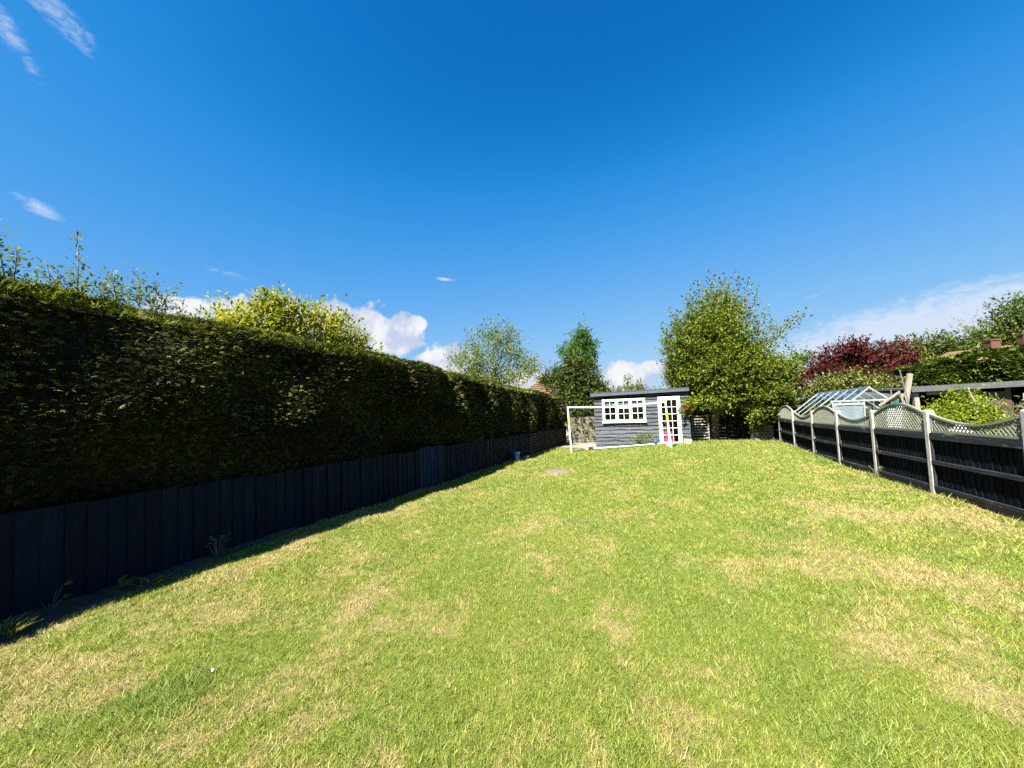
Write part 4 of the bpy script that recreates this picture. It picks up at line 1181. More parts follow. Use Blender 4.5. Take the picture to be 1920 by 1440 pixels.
plant('apple_tree', 'large bushy apple tree with twin stems right of the shed', 'tree', (1.95, 19.4, gt),
      [(1.92, 19.4, gt - 0.1, 0.24), (1.92, 19.4, gt + 0.25, 0.19), (1.95, 19.4, gt + 0.75, 0.19), (2.0, 19.4, gt + 1.15, 0.20), (2.15, 19.4, gt + 1.9, 0.15), (2.2, 19.4, gt + 2.8, 0.10), (2.2, 19.4, gt + 3.8, 0.07)],
      [(2.1, 19.3, 4.5, 1.35, 1.2, 1.45, 1.1), (1.25, 19.1, 3.5, 1.15, 1.2, 1.5, 1.1), (2.9, 19.2, 4.0, 1.15, 1.2, 1.5, 1.0), (1.15, 18.9, 2.35, 0.95, 1.1, 0.85, 0.8), (2.2, 18.6, 2.5, 1.3, 1.1, 1.05, 1.1),
       (3.1, 18.8, 2.5, 1.2, 1.1, 0.95, 1.0), (2.15, 18.3, 1.45, 0.9, 0.7, 0.5, 0.55), (4.1, 18.9, 2.1, 0.85, 0.9, 0.75, 0.75), (3.6, 18.5, 1.35, 0.85, 0.8, 0.5, 0.6), (4.3, 18.9, 1.1, 0.5, 0.6, 0.5, 0.4), (3.55, 18.4, 0.75, 0.45, 0.4, 0.38, 0.25), (4.15, 18.6, 0.55, 0.22, 0.25, 0.35, 0.1)],
      0.115, 'apple', 'bark_pale', per=1250, twig=0.40, clump=30, spread=0.26, aspect=0.55, upness=0.75, leaves=7, limbs=46, shoots=shoot)
# dark shrubbery under and behind the apple tree
for (x, y, h_, w_, lab) in ((2.9, 19.95, 1.5, 0.8, 'dark shrub in deep shade right of the apple trunk'), (1.15, 20.0, 1.7, 0.55, 'dark shrub in deep shade behind the slatted rack'), (4.0, 19.95, 1.2, 0.4, 'dark leafy shrub in the shaded corner behind the planter')):
    g = ground(x, y)
    plant('shade_shrub', lab, 'shrub', (x, y, g), [(x, y, g - 0.02, 0.05), (x, y, g + 0.4, 0.03)], [(x, y, g + h_ * 0.5, w_, 0.35, h_ * 0.52, 1)], 0.08, 'yew', per=240, twig=0.2, clump=14, leaves=6, limbs=10, crown='foliage', stem='stem')
# big evergreens beyond the end fence that darken the view under the tree
for (x, y, h_, w_, lab) in ((1.2, 22.0, 3.4, 1.5, 'dark evergreen bush just beyond the end fence behind the shed corner'), (3.6, 22.2, 3.2, 1.6, 'dark evergreen bush beyond the end fence behind the planter')):
    g = S * y
    plant('evergreen_bush', lab, 'bush', (x, y, g), [(x, y, g - 0.02, 0.09), (x, y, g + 1.0, 0.06)], [(x, y, g + h_ * 0.5, w_, 0.9, h_ * 0.5, 1)], 0.13, 'yew', per=800, twig=0.3, clump=30, leaves=7, limbs=20, crown='foliage')
g = S * 21.5
plant('conifer', 'dark spreading conifer between hedge end and shed', 'tree', (-4.6, 21.6, g), [(-4.7, 21.6, g - 0.1, 0.17), (-4.7, 21.6, g + 1.6, 0.13), (-4.6, 21.6, g + 3.4, 0.07), (-4.6, 21.6, g + 4.2, 0.04)],
      [(-4.7, 21.3, 1.3, 1.35, 1.3, 0.9, 0.9), (-4.0, 21.3, 1.9, 1.05, 1.1, 0.65, 0.7), (-5.2, 21.3, 2.4, 1.1, 1.1, 0.85, 0.9), (-4.6, 21.3, 2.8, 1.15, 1.0, 0.85, 0.8), (-3.4, 21.2, 2.0, 0.8, 0.7, 0.30, 0.35), (-3.9, 21.2, 1.1, 1.0, 0.8, 0.5, 0.5), (-6.1, 21.3, 2.95, 0.55, 0.7, 0.45, 0.25), (-4.6, 21.4, 3.5, 0.75, 0.8, 0.7, 0.5), (-4.4, 21.2, 0.2, 1.3, 0.9, 0.9, 0.6)],
      0.13, 'yew', per=700, twig=0.5, clump=30, spread=0.20, aspect=0.30, upness=0.12, leaves=9, limbs=30, blades=2)
sh = []
for (x1, z1) in ((-4.05, 6.3), (-4.45, 5.8), (-4.9, 5.6), (-5.4, 5.2), (-5.75, 4.6), (-4.2, 5.7), (-3.45, 5.0), (-3.7, 4.6), (-4.7, 5.3), (-5.1, 4.9), (-4.0, 5.2), (-3.6, 4.2)):
    sh.append(((-4.5 + (x1 + 4.5) * 0.25, 22.2, 2.6), (x1, 22.2 + random.uniform(-0.3, 0.3), z1), 34))
plant('ash_sapling', 'upright bright green sapling rising above the dark conifer', 'tree', (-4.5, 22.3, S * 22.3), [(-4.5, 22.3, S * 22.3 - 0.1, 0.10), (-4.5, 22.3, 1.5, 0.07), (-4.5, 22.3, 3.2, 0.04)],
      [(-4.5, 22.2, 3.9, 0.75, 0.7, 0.9, 0.7), (-4.4, 22.2, 4.9, 0.5, 0.5, 0.6, 0.4), (-5.3, 22.2, 4.3, 0.4, 0.4, 0.5, 0.25), (-3.65, 22.2, 4.3, 0.2, 0.3, 0.6, 0.12)], 0.15, 'ash', 'bark_grey', per=520, twig=0.4, clump=18, spread=0.26, aspect=0.4, limbs=14, shoots=sh)
# small light trees behind the shed roof
for (x, y, h_, w_, lab, mt) in ((-2.05, 24.0, 3.75, 0.30, 'narrow young tree showing above the left part of the shed roof', 'birch'), (-1.42, 24.0, 3.75, 0.26, 'slender young tree above the middle of the shed roof', 'birch'), (-1.05, 24.2, 3.35, 0.25, 'short young tree just right of the shed roof middle', 'birch'), (-2.75, 24.0, 3.1, 0.22, 'lowest young tree at the left end of the shed roof', 'ash')):
    g = S * y
    plant('young_tree', lab, 'tree', (x, y, g), [(x, y, g - 0.05, 0.04), (x, y, g + h_ * 0.6, 0.02)], [(x, y, g + h_ * 0.55, w_ * 1.4, 0.35, h_ * 0.30, 1), (x, y, g + h_ * 0.83, w_, 0.25, h_ * 0.14, 0.35)], 0.10, mt, per=200, twig=0.25, clump=12, limbs=12, upness=1.1, group='young trees behind the shed')
g = S * 24.0
plant('golden_bush', 'yellow green bush behind the right half of the shed roof', 'bush', (-0.2, 24, g), [(-0.2, 24, g - 0.05, 0.06), (-0.2, 24, g + 1.4, 0.04)], [(-0.2, 24, 1.55, 0.75, 0.5, 0.75, 1), (0.5, 24, 1.5, 0.6, 0.5, 0.75, 0.8)], 0.10, 'lime_leaf', per=240, twig=0.25, clump=14, limbs=12, upness=1.0)

# ================================================================== beyond the left hedge
g = S * 6
gsh = []
for k in range(34):
    y = random.uniform(4.4, 8.3); zt = float(np.interp(y, [4.2, 5.2, 6.2, 7.4, 8.0, 8.4], [3.45, 3.9, 3.9, 4.0, 3.6, 3.2])) + random.uniform(-0.35, 0.12)
    gsh.append(((-7.4 + random.uniform(-0.3, 0.3), y + random.uniform(-0.3, 0.3), zt - 1.0), (-7.4 + random.uniform(-0.3, 0.3), y, zt), 16))
plant('golden_shrub', 'tall golden yellow shrub rising behind the middle of the hedge', 'shrub', (-7.5, 6.4, g), [(-7.5, 6.4, g - 0.1, 0.10), (-7.5, 6.4, g + 0.9, 0.08), (-7.5, 6.4, g + 1.6, 0.06)],
      [(-7.5, 4.85, 2.85, 0.6, 0.5, 0.70, 0.7), (-7.5, 5.6, 3.05, 0.6, 0.6, 0.80, 1.0), (-7.5, 6.4, 3.1, 0.6, 0.7, 0.80, 1.1), (-7.5, 7.2, 3.05, 0.6, 0.7, 0.80, 1.0), (-7.4, 7.85, 2.70, 0.5, 0.42, 0.75, 0.5), (-7.5, 6.3, 1.8, 0.7, 2.0, 0.9, 0.6)], 0.095, 'golden', per=470, twig=0.3, clump=22, spread=0.26, limbs=36, shoots=gsh, aspect=0.5, upness=1.0)
ash_ = []
for (y, z, y1, z1) in ((2.2, 2.6, 1.95, 3.55), (2.2, 2.5, 2.3, 3.35), (2.5, 2.6, 2.42, 3.93), (2.55, 2.6, 2.25, 3.5), (2.6, 2.5, 2.75, 3.5), (2.9, 2.6, 2.82, 3.62), (3.0, 2.6, 3.14, 3.72), (3.1, 2.6, 3.3, 3.6), (3.3, 2.6, 3.52, 3.48), (3.4, 2.5, 3.75, 3.4), (3.3, 2.4, 3.95, 3.3),
                       (1.8, 2.5, 1.55, 3.6), (1.7, 2.6, 1.3, 3.75), (1.9, 2.5, 1.75, 3.7), (1.5, 2.6, 1.0, 3.6), (2.0, 2.5, 2.1, 3.3), (1.2, 2.6, 0.7, 3.7), (0.9, 2.6, 0.3, 3.6), (2.9, 2.5, 3.0, 3.25), (3.6, 2.5, 4.1, 3.25)):
    ash_.append(((-7.0, y, z), (-7.0 + random.uniform(-0.2, 0.2), y1, z1), 30))
g = S * 2
plant('old_apple_tree', 'apple tree whose sparse leafy shoots stick up over the near end of the hedge', 'tree', (-7.3, 2.2, g), [(-7.3, 2.2, g - 0.1, 0.16), (-7.3, 2.2, g + 1.2, 0.13), (-7.2, 2.2, g + 1.9, 0.10)],
      [(-7.1, 2.0, 2.5, 0.7, 0.9, 0.45, 0.7), (-7.1, 3.2, 2.55, 0.6, 0.7, 0.4, 0.5), (-7.1, 0.9, 2.8, 0.7, 0.8, 0.5, 0.8), (-7.1, 1.45, 3.35, 0.45, 0.40, 0.26, 0.5), (-7.1, 0.5, 3.3, 0.45, 0.5, 0.3, 0.5), (-7.1, 2.55, 3.15, 0.3, 0.3, 0.2, 0.2), (-7.1, 3.3, 3.15, 0.3, 0.4, 0.22, 0.3), (-7.1, -0.4, 2.8, 0.7, 0.8, 0.5, 0.6)], 0.056, 'pale_leaf', 'bark_grey', per=380, twig=0.3, clump=14, spread=0.3, limbs=30, shoots=ash_)
bsh = []
for k in range(26):
    a = random.uniform(-1, 1); x = -7.5 + a * 1.9; zt = 5.25 - 1.25 * abs(a) ** 1.6 + random.uniform(-0.55, 0.15)
    bsh.append(((-7.5 + a * 0.9, 16.3, 2.6), (x, 16.3 + random.uniform(-0.6, 0.6), zt), 22))
for (x, z) in ((-9.9, 3.4), (-9.6, 3.9), (-5.4, 3.1), (-5.2, 3.6), (-9.3, 3.0), (-5.7, 2.8), (-8.6, 5.3), (-6.4, 5.2)):
    bsh.append(((-7.5 + (x + 7.5) * 0.3, 16.2, 2.5), (x, 16.2, z), 26))
g = S * 16.3
plant('light_tree', 'airy light green tree with open branches behind the far part of the hedge', 'tree', (-7.4, 16.3, g), [(-7.4, 16.3, g - 0.1, 0.17), (-7.4, 16.3, 1.2, 0.13), (-7.35, 16.3, 2.2, 0.10), (-7.3, 16.3, 3.3, 0.06)],
      [(-7.4, 16.3, 3.5, 1.7, 1.2, 0.95, 0.8), (-7.2, 16.3, 4.5, 1.0, 0.9, 0.6, 0.35), (-8.9, 16.3, 3.1, 0.8, 0.8, 0.7, 0.35), (-6.0, 16.3, 2.8, 0.8, 0.8, 0.6, 0.35), (-7.6, 16.3, 2.3, 1.9, 0.9, 0.55, 0.4)], 0.11, 'birch', 'bark_grey', per=520, twig=0.5, clump=24, spread=0.22, limbs=34, shoots=bsh, leaves=6, twig_r=0.008)
def house_left():
    t = thing('house', 'hipped brown tiled house roof behind the conifer beyond the hedge', 'house', (-8.4, 31, S * 31))
    g = S * 31
    MB().box((-8.4, 31, g + 1.12), (6.0, 8.2, 2.25)).build('wall', M['render'], t)
    rf = MB(); z0, z1 = 1.25, 3.58
    A = [(-11.7, 26.6, z0), (-5.1, 26.6, z0), (-5.1, 35.4, z0), (-11.7, 35.4, z0)]; B = [(-8.4, 28.3, z1), (-8.4, 33.5, z1)]
    rf.quad(A[0], A[1], B[0]); rf.quad(A[1], A[2], B[1], B[0]); rf.quad(A[2], A[3], B[1]); rf.quad(A[3], A[0], B[0], B[1])
    ro = rf.build('roof', M['tile'], t)
    cr = MB()                                            # tile courses, proud of the slope
    for k in range(1, 15):
        u = k / 15
        a = Vector(A[0]).lerp(Vector(B[0]), u); b = Vector(A[1]).lerp(Vector(B[0]), u); c = Vector(A[3]).lerp(Vector(B[1]), u)
        cr.bar(a + Vector((0, -0.02, 0.02)), b + Vector((0, -0.02, 0.02)), 0.05, 0.03); cr.bar(a + Vector((-0.02, 0, 0.02)), c + Vector((-0.02, 0, 0.02)), 0.05, 0.03)
    stuff(cr.build('tile_course', M['tile'], ro))
house_left()
def far_house():
    t = thing('cottage', 'house whose orange brick chimney tip shows over the hedge below the light tree', 'house', (-15.2, 30, S * 30))
    g = S * 30
    MB().box((-15.4, 30.6, g + 1.3), (5.0, 5.0, 2.6)).build('wall', M['render'], t)
    rf = MB()
    rf.quad((-18.2, 27.9, 1.5), (-12.6, 27.9, 1.5), (-12.6, 30.6, 3.2), (-18.2, 30.6, 3.2)); rf.quad((-12.6, 33.3, 1.5), (-18.2, 33.3, 1.5), (-18.2, 30.6, 3.2), (-12.6, 30.6, 3.2))
    ro = rf.build('roof', M['tile'], t)
    MB().box((-15.6, 30.2, 4.0), (0.8, 0.6, 1.8)).build('chimney', M['tile'], ro)
far_house()

# ================================================================== next garden on the right
def greenhouse():
    t = thing('greenhouse', 'aluminium framed glass greenhouse with sliding gable door beyond the trellis fence', 'greenhouse', (5.14, 15.3, S * 15.3))
    X, HW, Y0, Y1 = 5.14, 0.92, 13.3, 17.1
    g = lambda y: S * y
    eave, ridge = 1.24, 2.02
    n = 6
    fr = MB(); b_ = 0.035
    E = lambda s_, y: Vector((X + s_ * HW, y, g(y) + eave))
    RD = lambda y: Vector((X, y, g(y) + ridge))
    F = lambda s_, y: Vector((X + s_ * HW, y, g(y) + 0.05))
    rafters = []
    for k in range(n + 1):
        y = Y0 + (Y1 - Y0) * k / n
        w_ = 0.034 if k in (0, n, 3) else 0.020
        for s_ in (-1, 1):
            MB().bar(E(s_, y), RD(y), w_, 0.02, (0, 1, 0)).build('rafter', M['alu'], t)
            MB().bar(F(s_, y), E(s_, y), 0.032, 0.03).build('upright', M['alu'], t)
    for s_ in (-1, 1):
        MB().bar(E(s_, Y0), E(s_, Y1), 0.05, 0.05).build('eave_bar', M['alu'], t)
        MB().bar(F(s_, Y0), F(s_, Y1), 0.06, 0.08).build('base_bar', M['alu'], t)
    MB().bar(RD(Y0 - 0.02), RD(Y1 + 0.02), 0.05, 0.06).build('ridge_bar', M['alu'], t)
    for y in (Y0, Y1):
        MB().bar(F(-1, y), F(1, y), 0.05, 0.06).build('base_bar', M['alu'], t)
        zb = g(y) + 1.66
        for x in (X - 0.30, X + 0.32):
            MB().bar((x, y, g(y) + 0.08), (x, y, zb + 0.02), 0.03, 0.03).build('gable_upright', M['alu'], t)
        for s_ in (-1, 1):
            MB().bar((X + s_ * 0.62, y, g(y) + 0.08), (X + s_ * 0.62, y, g(y) + 1.50), 0.028, 0.028).build('gable_upright', M['alu'], t)
            MB().bar((X + s_ * HW, y, g(y) + 0.6), (X + s_ * 0.1, y, g(y) + 1.5), 0.02, 0.02).build('brace', M['alu'], t)
    # glass: each roof light, each side light, the two gables
    for k in range(n):
        ya, yb = Y0 + (Y1 - Y0) * k / n + 0.02, Y0 + (Y1 - Y0) * (k + 1) / n - 0.02
        for s_ in (-1, 1):
            MB().quad(*((E(s_, ya), E(s_, yb), RD(yb), RD(ya))[::s_])).build('roof_pane', M['gh_glass'], t)
            MB().quad(*((F(s_, ya), F(s_, yb), E(s_, yb), E(s_, ya))[::s_])).build('side_pane', M['gh_glass'], t)
    for y in (Y0, Y1):
        for s_ in (-1, 1):
            MB().quad(*(((X + s_ * HW, y, g(y) + 0.08), (X, y, g(y) + 0.08), (X, y, g(y) + ridge), (X + s_ * HW, y, g(y) + eave))[::(-s_ if y == Y0 else s_)])).build('gable_pane', M['gh_glass'], t)
    # sliding door run open to the left on its rail
    MB().bar((4.24, Y0 - 0.07, g(Y0) + 1.675), (5.60, Y0 - 0.07, g(Y0) + 1.675), 0.05, 0.045).build('door_rail', M['alu'], t)
    d = MB(); x0, x1, z0, z1 = 4.26, 4.98, g(Y0) + 0.10, g(Y0) + 1.64
    for x in (x0 + 0.02, x1 - 0.02):
        d.bar((x, Y0 - 0.09, z0), (x, Y0 - 0.09, z1), 0.04, 0.03)
    for z in (z0 + 0.02, z1 - 0.05):
        d.bar((x0, Y0 - 0.09, z), (x1, Y0 - 0.09, z), 0.03, 0.06)
    do = d.build('sliding_door', M['alu'], t)
    for k in range(15):                                  # pale horizontal louvres in the door
        z = z0 + 0.10 + k * 0.092
        MB().box(((x0 + x1) / 2, Y0 - 0.085, z), (x1 - x0 - 0.09, 0.012, 0.084), Matrix.Rotation(R(10), 3, 'X')).build('louvre', M['pale_panel'], do)
    for s_ in (-1, 1):                                   # staging benches inside
        MB().box((X + s_ * 0.6, (Y0 + Y1) / 2, g(15.2) + 0.75), (0.5, Y1 - Y0 - 0.4, 0.03)).build('staging', M['metal'], t)
greenhouse()
g = S * 14.5
plant('greenhouse_plant', 'leafy green plants growing inside the greenhouse', 'plant', (5.6, 14.8, g), [(5.6, 14.8, g, 0.02), (5.6, 14.8, g + 0.8, 0.012)], [(5.6, 14.4, g + 0.95, 0.25, 0.7, 0.35, 1), (4.7, 15.8, g + 0.9, 0.22, 0.8, 0.3, 0.8)], 0.09, 'ash', per=130, twig=0.2, clump=12, limbs=10, stem='stem', crown='foliage', twig_r=0.005)
# leaning posts, pole, tarpaulin and stakes beside the greenhouse
def beam(a, b, w_, d_, label, grp=None):
    return tag(MB().bar(a, b, w_, d_).build('timber_beam', M['beam'], bevel=0.006), label, 'beam', grp)
gg = S * 13.0
beam((5.45, 13.0, gg), (5.90, 13.05, 1.87), 0.07, 0.10, 'thick pale beam leaning to the right behind the greenhouse')
beam((5.28, 13.2, 1.06), (5.70, 13.12, 1.42), 0.035, 0.055, 'thinner pale rail slanting from greenhouse roof to the thick beam')
beam((5.80, 13.3, gg), (5.82, 13.3, 1.36), 0.13, 0.13, 'upright pale timber post behind the leaning beam')
tag(MB().tube([(5.78, 12.85, gg), (5.72, 12.85, 1.2), (5.61, 12.85, 1.98)], 0.014, 6).build('pole', M['metal']), 'thin grey metal pole leaning against the pale beam', 'pole')
def drape(name, pts, mat, label, cat):
    """small hanging sheet, sagging between its corners and folded"""
    a, b, c, d = (Vector(p) for p in pts); n = 12
    mb = MB()
    for j in range(n + 1):
        for i in range(n + 1):
            u, v = i / n, j / n
            p = a.lerp(b, u).lerp(d.lerp(c, u), v)
            p += Vector((0, 0.05 * math.sin(u * 11 + v * 3), -0.05 * math.sin(math.pi * u) * (1 - v)))
            mb.v.append(tuple(p))
    for j in range(n):
        for i in range(n):
            mb.f.append((j * (n + 1) + i, j * (n + 1) + i + 1, (j + 1) * (n + 1) + i + 1, (j + 1) * (n + 1) + i)); mb.sm.append(True)
    o = mb.build(name, mat)
    md = o.modifiers.new('thickness', 'SOLIDIFY'); md.thickness = 0.006
    return tag(o, label, cat)
drape('tarpaulin', ((5.22, 13.02, 1.02), (5.60, 13.02, 1.24), (5.60, 13.02, 0.95), (5.30, 13.02, 0.90)), M['green_tarp'], 'green tarpaulin hanging under the slanting rail by the greenhouse', 'tarpaulin')
drape('sheet', ((5.34, 12.93, 1.0), (5.62, 12.93, 1.12), (5.60, 12.93, 0.35), (5.30, 12.93, 0.40)), M['cloth'], 'whitish sheet hanging in front of the green tarpaulin', 'sheet')
for k, (x, z) in enumerate(((5.87, 1.46), (6.10, 1.50), (6.55, 1.44), (6.75, 1.47), (5.60, 1.42))):
    lab = ('stake nearest the greenhouse ridge in the row of grey stakes', 'tallest stake second from the left in the row', 'short stake in the middle of the row of stakes', 'stake at the right end of the row by the beam', 'shortest stake at the left end of the row')
    tag(MB().tube([(x, 15.6, S * 15.6), (x + 0.01, 15.6, z + 0.03)], 0.022, 6).build('stake', M['metal']), lab[k], 'stake', 'grey stakes behind the greenhouse')
def low_shed():
    t = thing('low_shed', 'low grey felt roofed shed behind the greenhouse gable', 'shed', (6.4, 16.4, S * 16.4)); g = S * 16.4
    MB().box((6.35, 16.5, g + 0.9), (1.7, 1.0, 1.8)).build('wall', M['roof_edge'], t)
    MB().box((6.35, 16.45, g + 1.86), (1.85, 1.25, 0.12), Matrix.Rotation(R(4), 3, 'X')).build('roof', M['felt'], t)
low_shed()
def grey_shed():
    t = thing('grey_shed', 'dark grey shed with pale flat roof edge beyond the far end of the trellis fence', 'shed', (5.3, 20.2, S * 20)); g = S * 20
    for k in range(11):
        MB().box((5.35, 19.3, g + 0.1 + k * 0.165), (1.5, 0.03, 0.155)).build('board', M['shed'], t)
    MB().box((5.35, 20.1, g + 0.92), (1.46, 1.55, 1.86)).build('wall', M['shed_in'], t)
    MB().box((5.35, 20.05, g + 1.97), (1.75, 1.85, 0.09)).build('roof', M['felt'], t)
    MB().box((5.35, 19.11, g + 1.98), (1.78, 0.03, 0.13)).build('fascia', M['roof_edge'], t)
grey_shed()
def outbuilding():
    Y = 15.0; g = S * Y
    t = thing('outbuilding', 'long low brown timber outbuilding with flat roof and open bay behind the right fence', 'outbuilding', (9, 16, g))
    top = 1.44
    def zt(x):
        return 1.40 + 0.017 * (x - 6.8)
    x0, x1 = 6.78, 13.0
    rf = MB(); rf.bar((x0 - 0.1, Y + 1.2, zt(x0) + 0.06), (x1, Y + 1.2, zt(x1) + 0.06), 2.9, 0.06, (0, 0, 1)); rf.build('roof', M['felt'], t)
    MB().bar((x0 - 0.12, Y - 0.27, zt(x0) + 0.05), (x1, Y - 0.27, zt(x1) + 0.05), 0.03, 0.16, (0, 0, 1)).build('fascia', M['roof_edge'], t)
    MB().bar((x0 + 0.3, Y - 0.05, zt(x0) - 0.09), (8.25, Y - 0.05, zt(8.2) - 0.09), 0.06, 0.09, (0, 0, 1)).build('lintel', M['beam'], t)
    MB().bar((6.86, Y - 0.1, g), (6.80, Y - 0.1, zt(x0) - 0.06), 0.13, 0.11).build('post', M['beam'], t)
    MB().box((7.55, Y + 2.55, g + 1.0), (1.7, 0.05, 2.0)).build('wall', M['dark'], t)
    MB().box((6.74, Y + 1.35, g + 0.95), (0.05, 2.4, 1.9)).build('wall', M['brown'], t)
    MB().box((8.24, Y + 1.25, g + 0.95), (0.05, 2.5, 1.9)).build('wall', M['brown'], t)
    x = 8.22
    while x < 8.74:                                       # upright boards, then flat boards round a window opening
        MB().box((x + 0.05, Y + random.uniform(-0.005, 0.005), g + 0.90), (0.098, 0.03, 1.82)).build('board', M['brown'], t)
        x += 0.103
    wx0, wx1, wz0, wz1 = 8.86, 9.75, 0.88, 1.35
    z = g + 0.02
    while z < zt(9) - 0.06:
        h_ = 0.118
        if z + h_ > wz0 and z < wz1 - 0.02:
            MB().box(((8.745 + wx0) / 2, Y, z + h_ / 2), (wx0 - 8.745, 0.028, h_ - 0.006)).build('board', M['brown_h'], t)
            MB().box(((wx1 + x1) / 2, Y, z + h_ / 2), (x1 - wx1, 0.028, h_ - 0.006)).build('board', M['brown_h'], t)
        else:
            MB().box(((8.745 + x1) / 2, Y, z + h_ / 2), (x1 - 8.745, 0.028, h_ - 0.006)).build('board', M['brown_h'], t)
        z += h_
    MB().box((wx0 + 0.5, Y - 0.05, wz0 - 0.01), (1.0, 0.18, 0.035)).build('sill', M['beam'], t)
    MB().box((10.6, Y + 2.3, g + 0.95), (4.7, 0.05, 1.9)).build('wall', M['dark'], t)
    MB().box((12.98, Y + 1.2, g + 0.95), (0.05, 2.4, 1.9)).build('wall', M['brown'], t)
outbuilding()
# pale carved figure standing at the opening of the outbuilding
def figure():
    x, y, z = 9.10, 14.80, 0.55
    t = thing('ornament', 'pale carved garden figure with broad hat brim at the outbuilding opening', 'ornament', (x, y, z - 0.3))
    MB().lathe((x, y, z - 0.30), [(0.20, 0), (0.19, 0.15), (0.15, 0.40), (0.10, 0.50), (0.06, 0.55), (0.055, 0.60)], 14).build('body', M['stone'], t)
    MB().lathe((x - 0.03, y - 0.02, z + 0.30), [(0.04, 0), (0.085, 0.05), (0.095, 0.12), (0.085, 0.18)], 14).build('head', M['stone'], t)
    MB().lathe((x - 0.03, y - 0.02, z + 0.475), [(0.14, 0), (0.15, 0.015), (0.10, 0.035), (0.095, 0.20), (0.02, 0.21)], 14).build('hat', M['stone'], t)
    MB().tube([(x - 0.10, y, z + 0.45), (x - 0.17, y - 0.02, z + 0.35), (x - 0.13, y - 0.05, z + 0.25), (x - 0.06, y - 0.08, z + 0.22)], [0.03, 0.03, 0.028, 0.02], 8).build('arm', M['stone'], t)
    MB().box((x, y, z - 0.65), (0.45, 0.4, 0.72)).build('plinth', M['stone'], t)
figure()
g = S * 9.3
plant('lime_shrub', 'bright yellow green shrub just beyond the nearest dip of the trellis', 'shrub', (5.0, 9.6, g), [(5.0, 9.6, g, 0.05), (5.0, 9.6, g + 0.5, 0.03)],
      [(4.85, 9.6, 0.92, 0.26, 0.35, 0.28, 1), (5.12, 9.6, 0.78, 0.26, 0.35, 0.28, 1), (4.95, 9.6, 0.45, 0.42, 0.40, 0.42, 0.8), (5.05, 9.6, 1.15, 0.14, 0.16, 0.16, 0.2), (4.62, 9.6, 0.82, 0.18, 0.2, 0.16, 0.25)], 0.058, 'lime_leaf', 'bark_grey', per=330, twig=0.22, clump=18, limbs=20, stem='stem', crown='foliage', twig_r=0.006)
tag(MB().tube([(5.10, 9.4, -0.3), (5.10, 9.4, 0.6), (5.09, 9.4, 0.95), (5.12, 9.4, 1.13), (5.06, 9.4, 1.30), (5.02, 9.4, 1.45)], [0.022, 0.022, 0.02, 0.018, 0.014, 0.008], 6).build('bare_sapling', M['stone']), 'bare pale bent sapling standing up out of the yellow green shrub', 'sapling')
gs = []
for k in range(16):
    gs.append(((5.6, 9.9, 0.5), (5.6 + random.uniform(-0.32, 0.26), 9.9 + random.uniform(-0.3, 0.3), random.uniform(0.9, 1.30)), 20))
plant('grey_shrub', 'grey green narrow leaved shrub right of the yellow green one', 'shrub', (5.6, 9.9, S * 9.9), [(5.6, 9.9, S * 9.9, 0.04), (5.6, 9.9, 0.3, 0.03)], [(5.6, 9.9, 0.66, 0.30, 0.30, 0.36, 0.8)], 0.08, 'pale_leaf', 'bark_grey', per=150, twig=0.3, clump=14, limbs=10, shoots=gs, aspect=0.25, stem='stem', crown='foliage', twig_r=0.005)
mb = MB(); c = (4.72, 9.15)
prof = [(0.02, 0.0), (0.13, 0.02), (0.17, 0.12), (0.15, 0.25), (0.07, 0.33), (0.03, 0.36), (0.05, 0.40)]
mb.lathe((c[0], c[1], 0.47), [(r_ * (1 + 0.08 * math.sin(i * 3)), z) for i, (r_, z) in enumerate(prof)], 14)
bag = tag(mb.build('plastic_bag', M['cloth']), 'white plastic bag on a box just behind the trellis dip', 'bag')
tag(MB().box((4.72, 9.15, 0.08), (0.4, 0.4, 0.78)).build('storage_box', M['brown_h'], bevel=0.01), 'brown storage box under the white bag behind the fence', 'box')

# ---- greenery farther back on the right
g = S * 19
plant('olive_shrub', 'broad rounded olive green shrub behind the greenhouse', 'shrub', (6.9, 19.6, g), [(6.9, 19.6, g, 0.12), (6.9, 19.6, g + 0.9, 0.09)],
      [(6.3, 19.3, 1.25, 0.95, 0.8, 0.75, 1), (7.2, 19.3, 1.5, 0.9, 0.8, 0.75, 1), (7.9, 19.3, 1.15, 0.75, 0.8, 0.70, 0.9), (5.6, 19.4, 0.85, 0.7, 0.7, 0.65, 0.7), (6.9, 19.3, 0.3, 1.7, 0.7, 0.6, 0.7)], 0.11, 'laurel', per=430, twig=0.25, clump=26, limbs=24, crown='foliage')
g = S * 24
msh = [((8.6 + (x - 8.6) * 0.4, 24, 2.6), (x, 24 + random.uniform(-.4, .4), z), 16) for x, z in ((8.5, 4.1), (8.9, 4.0), (8.1, 3.9), (10.0, 3.75), (10.6, 3.7), (11.0, 3.3), (7.2, 3.4), (9.4, 3.8), (6.6, 2.9), (7.7, 3.7), (10.3, 3.8))]
plant('purple_maple', 'purple leaved maple tree spreading above the olive shrub', 'tree', (8.8, 24, g), [(8.8, 24, g - 0.1, 0.2), (8.8, 24, 0.6, 0.16), (8.8, 24, 1.6, 0.10)],
      [(8.7, 23.9, 3.0, 1.4, 1.0, 0.85, 1), (7.6, 23.9, 2.6, 1.0, 1.0, 0.75, 0.8), (10.1, 23.9, 2.85, 1.2, 1.0, 0.85, 0.9), (6.9, 23.9, 1.9, 0.7, 0.8, 0.7, 0.5), (9.4, 23.7, 1.9, 1.9, 1.0, 0.8, 1), (10.9, 23.8, 2.1, 0.7, 0.9, 0.9, 0.5), (8.2, 23.7, 1.3, 1.7, 0.9, 0.9, 0.8)], 0.15, 'maple', per=460, twig=0.35, clump=20, spread=0.2, limbs=36, aspect=0.5, upness=0.3, shoots=msh)
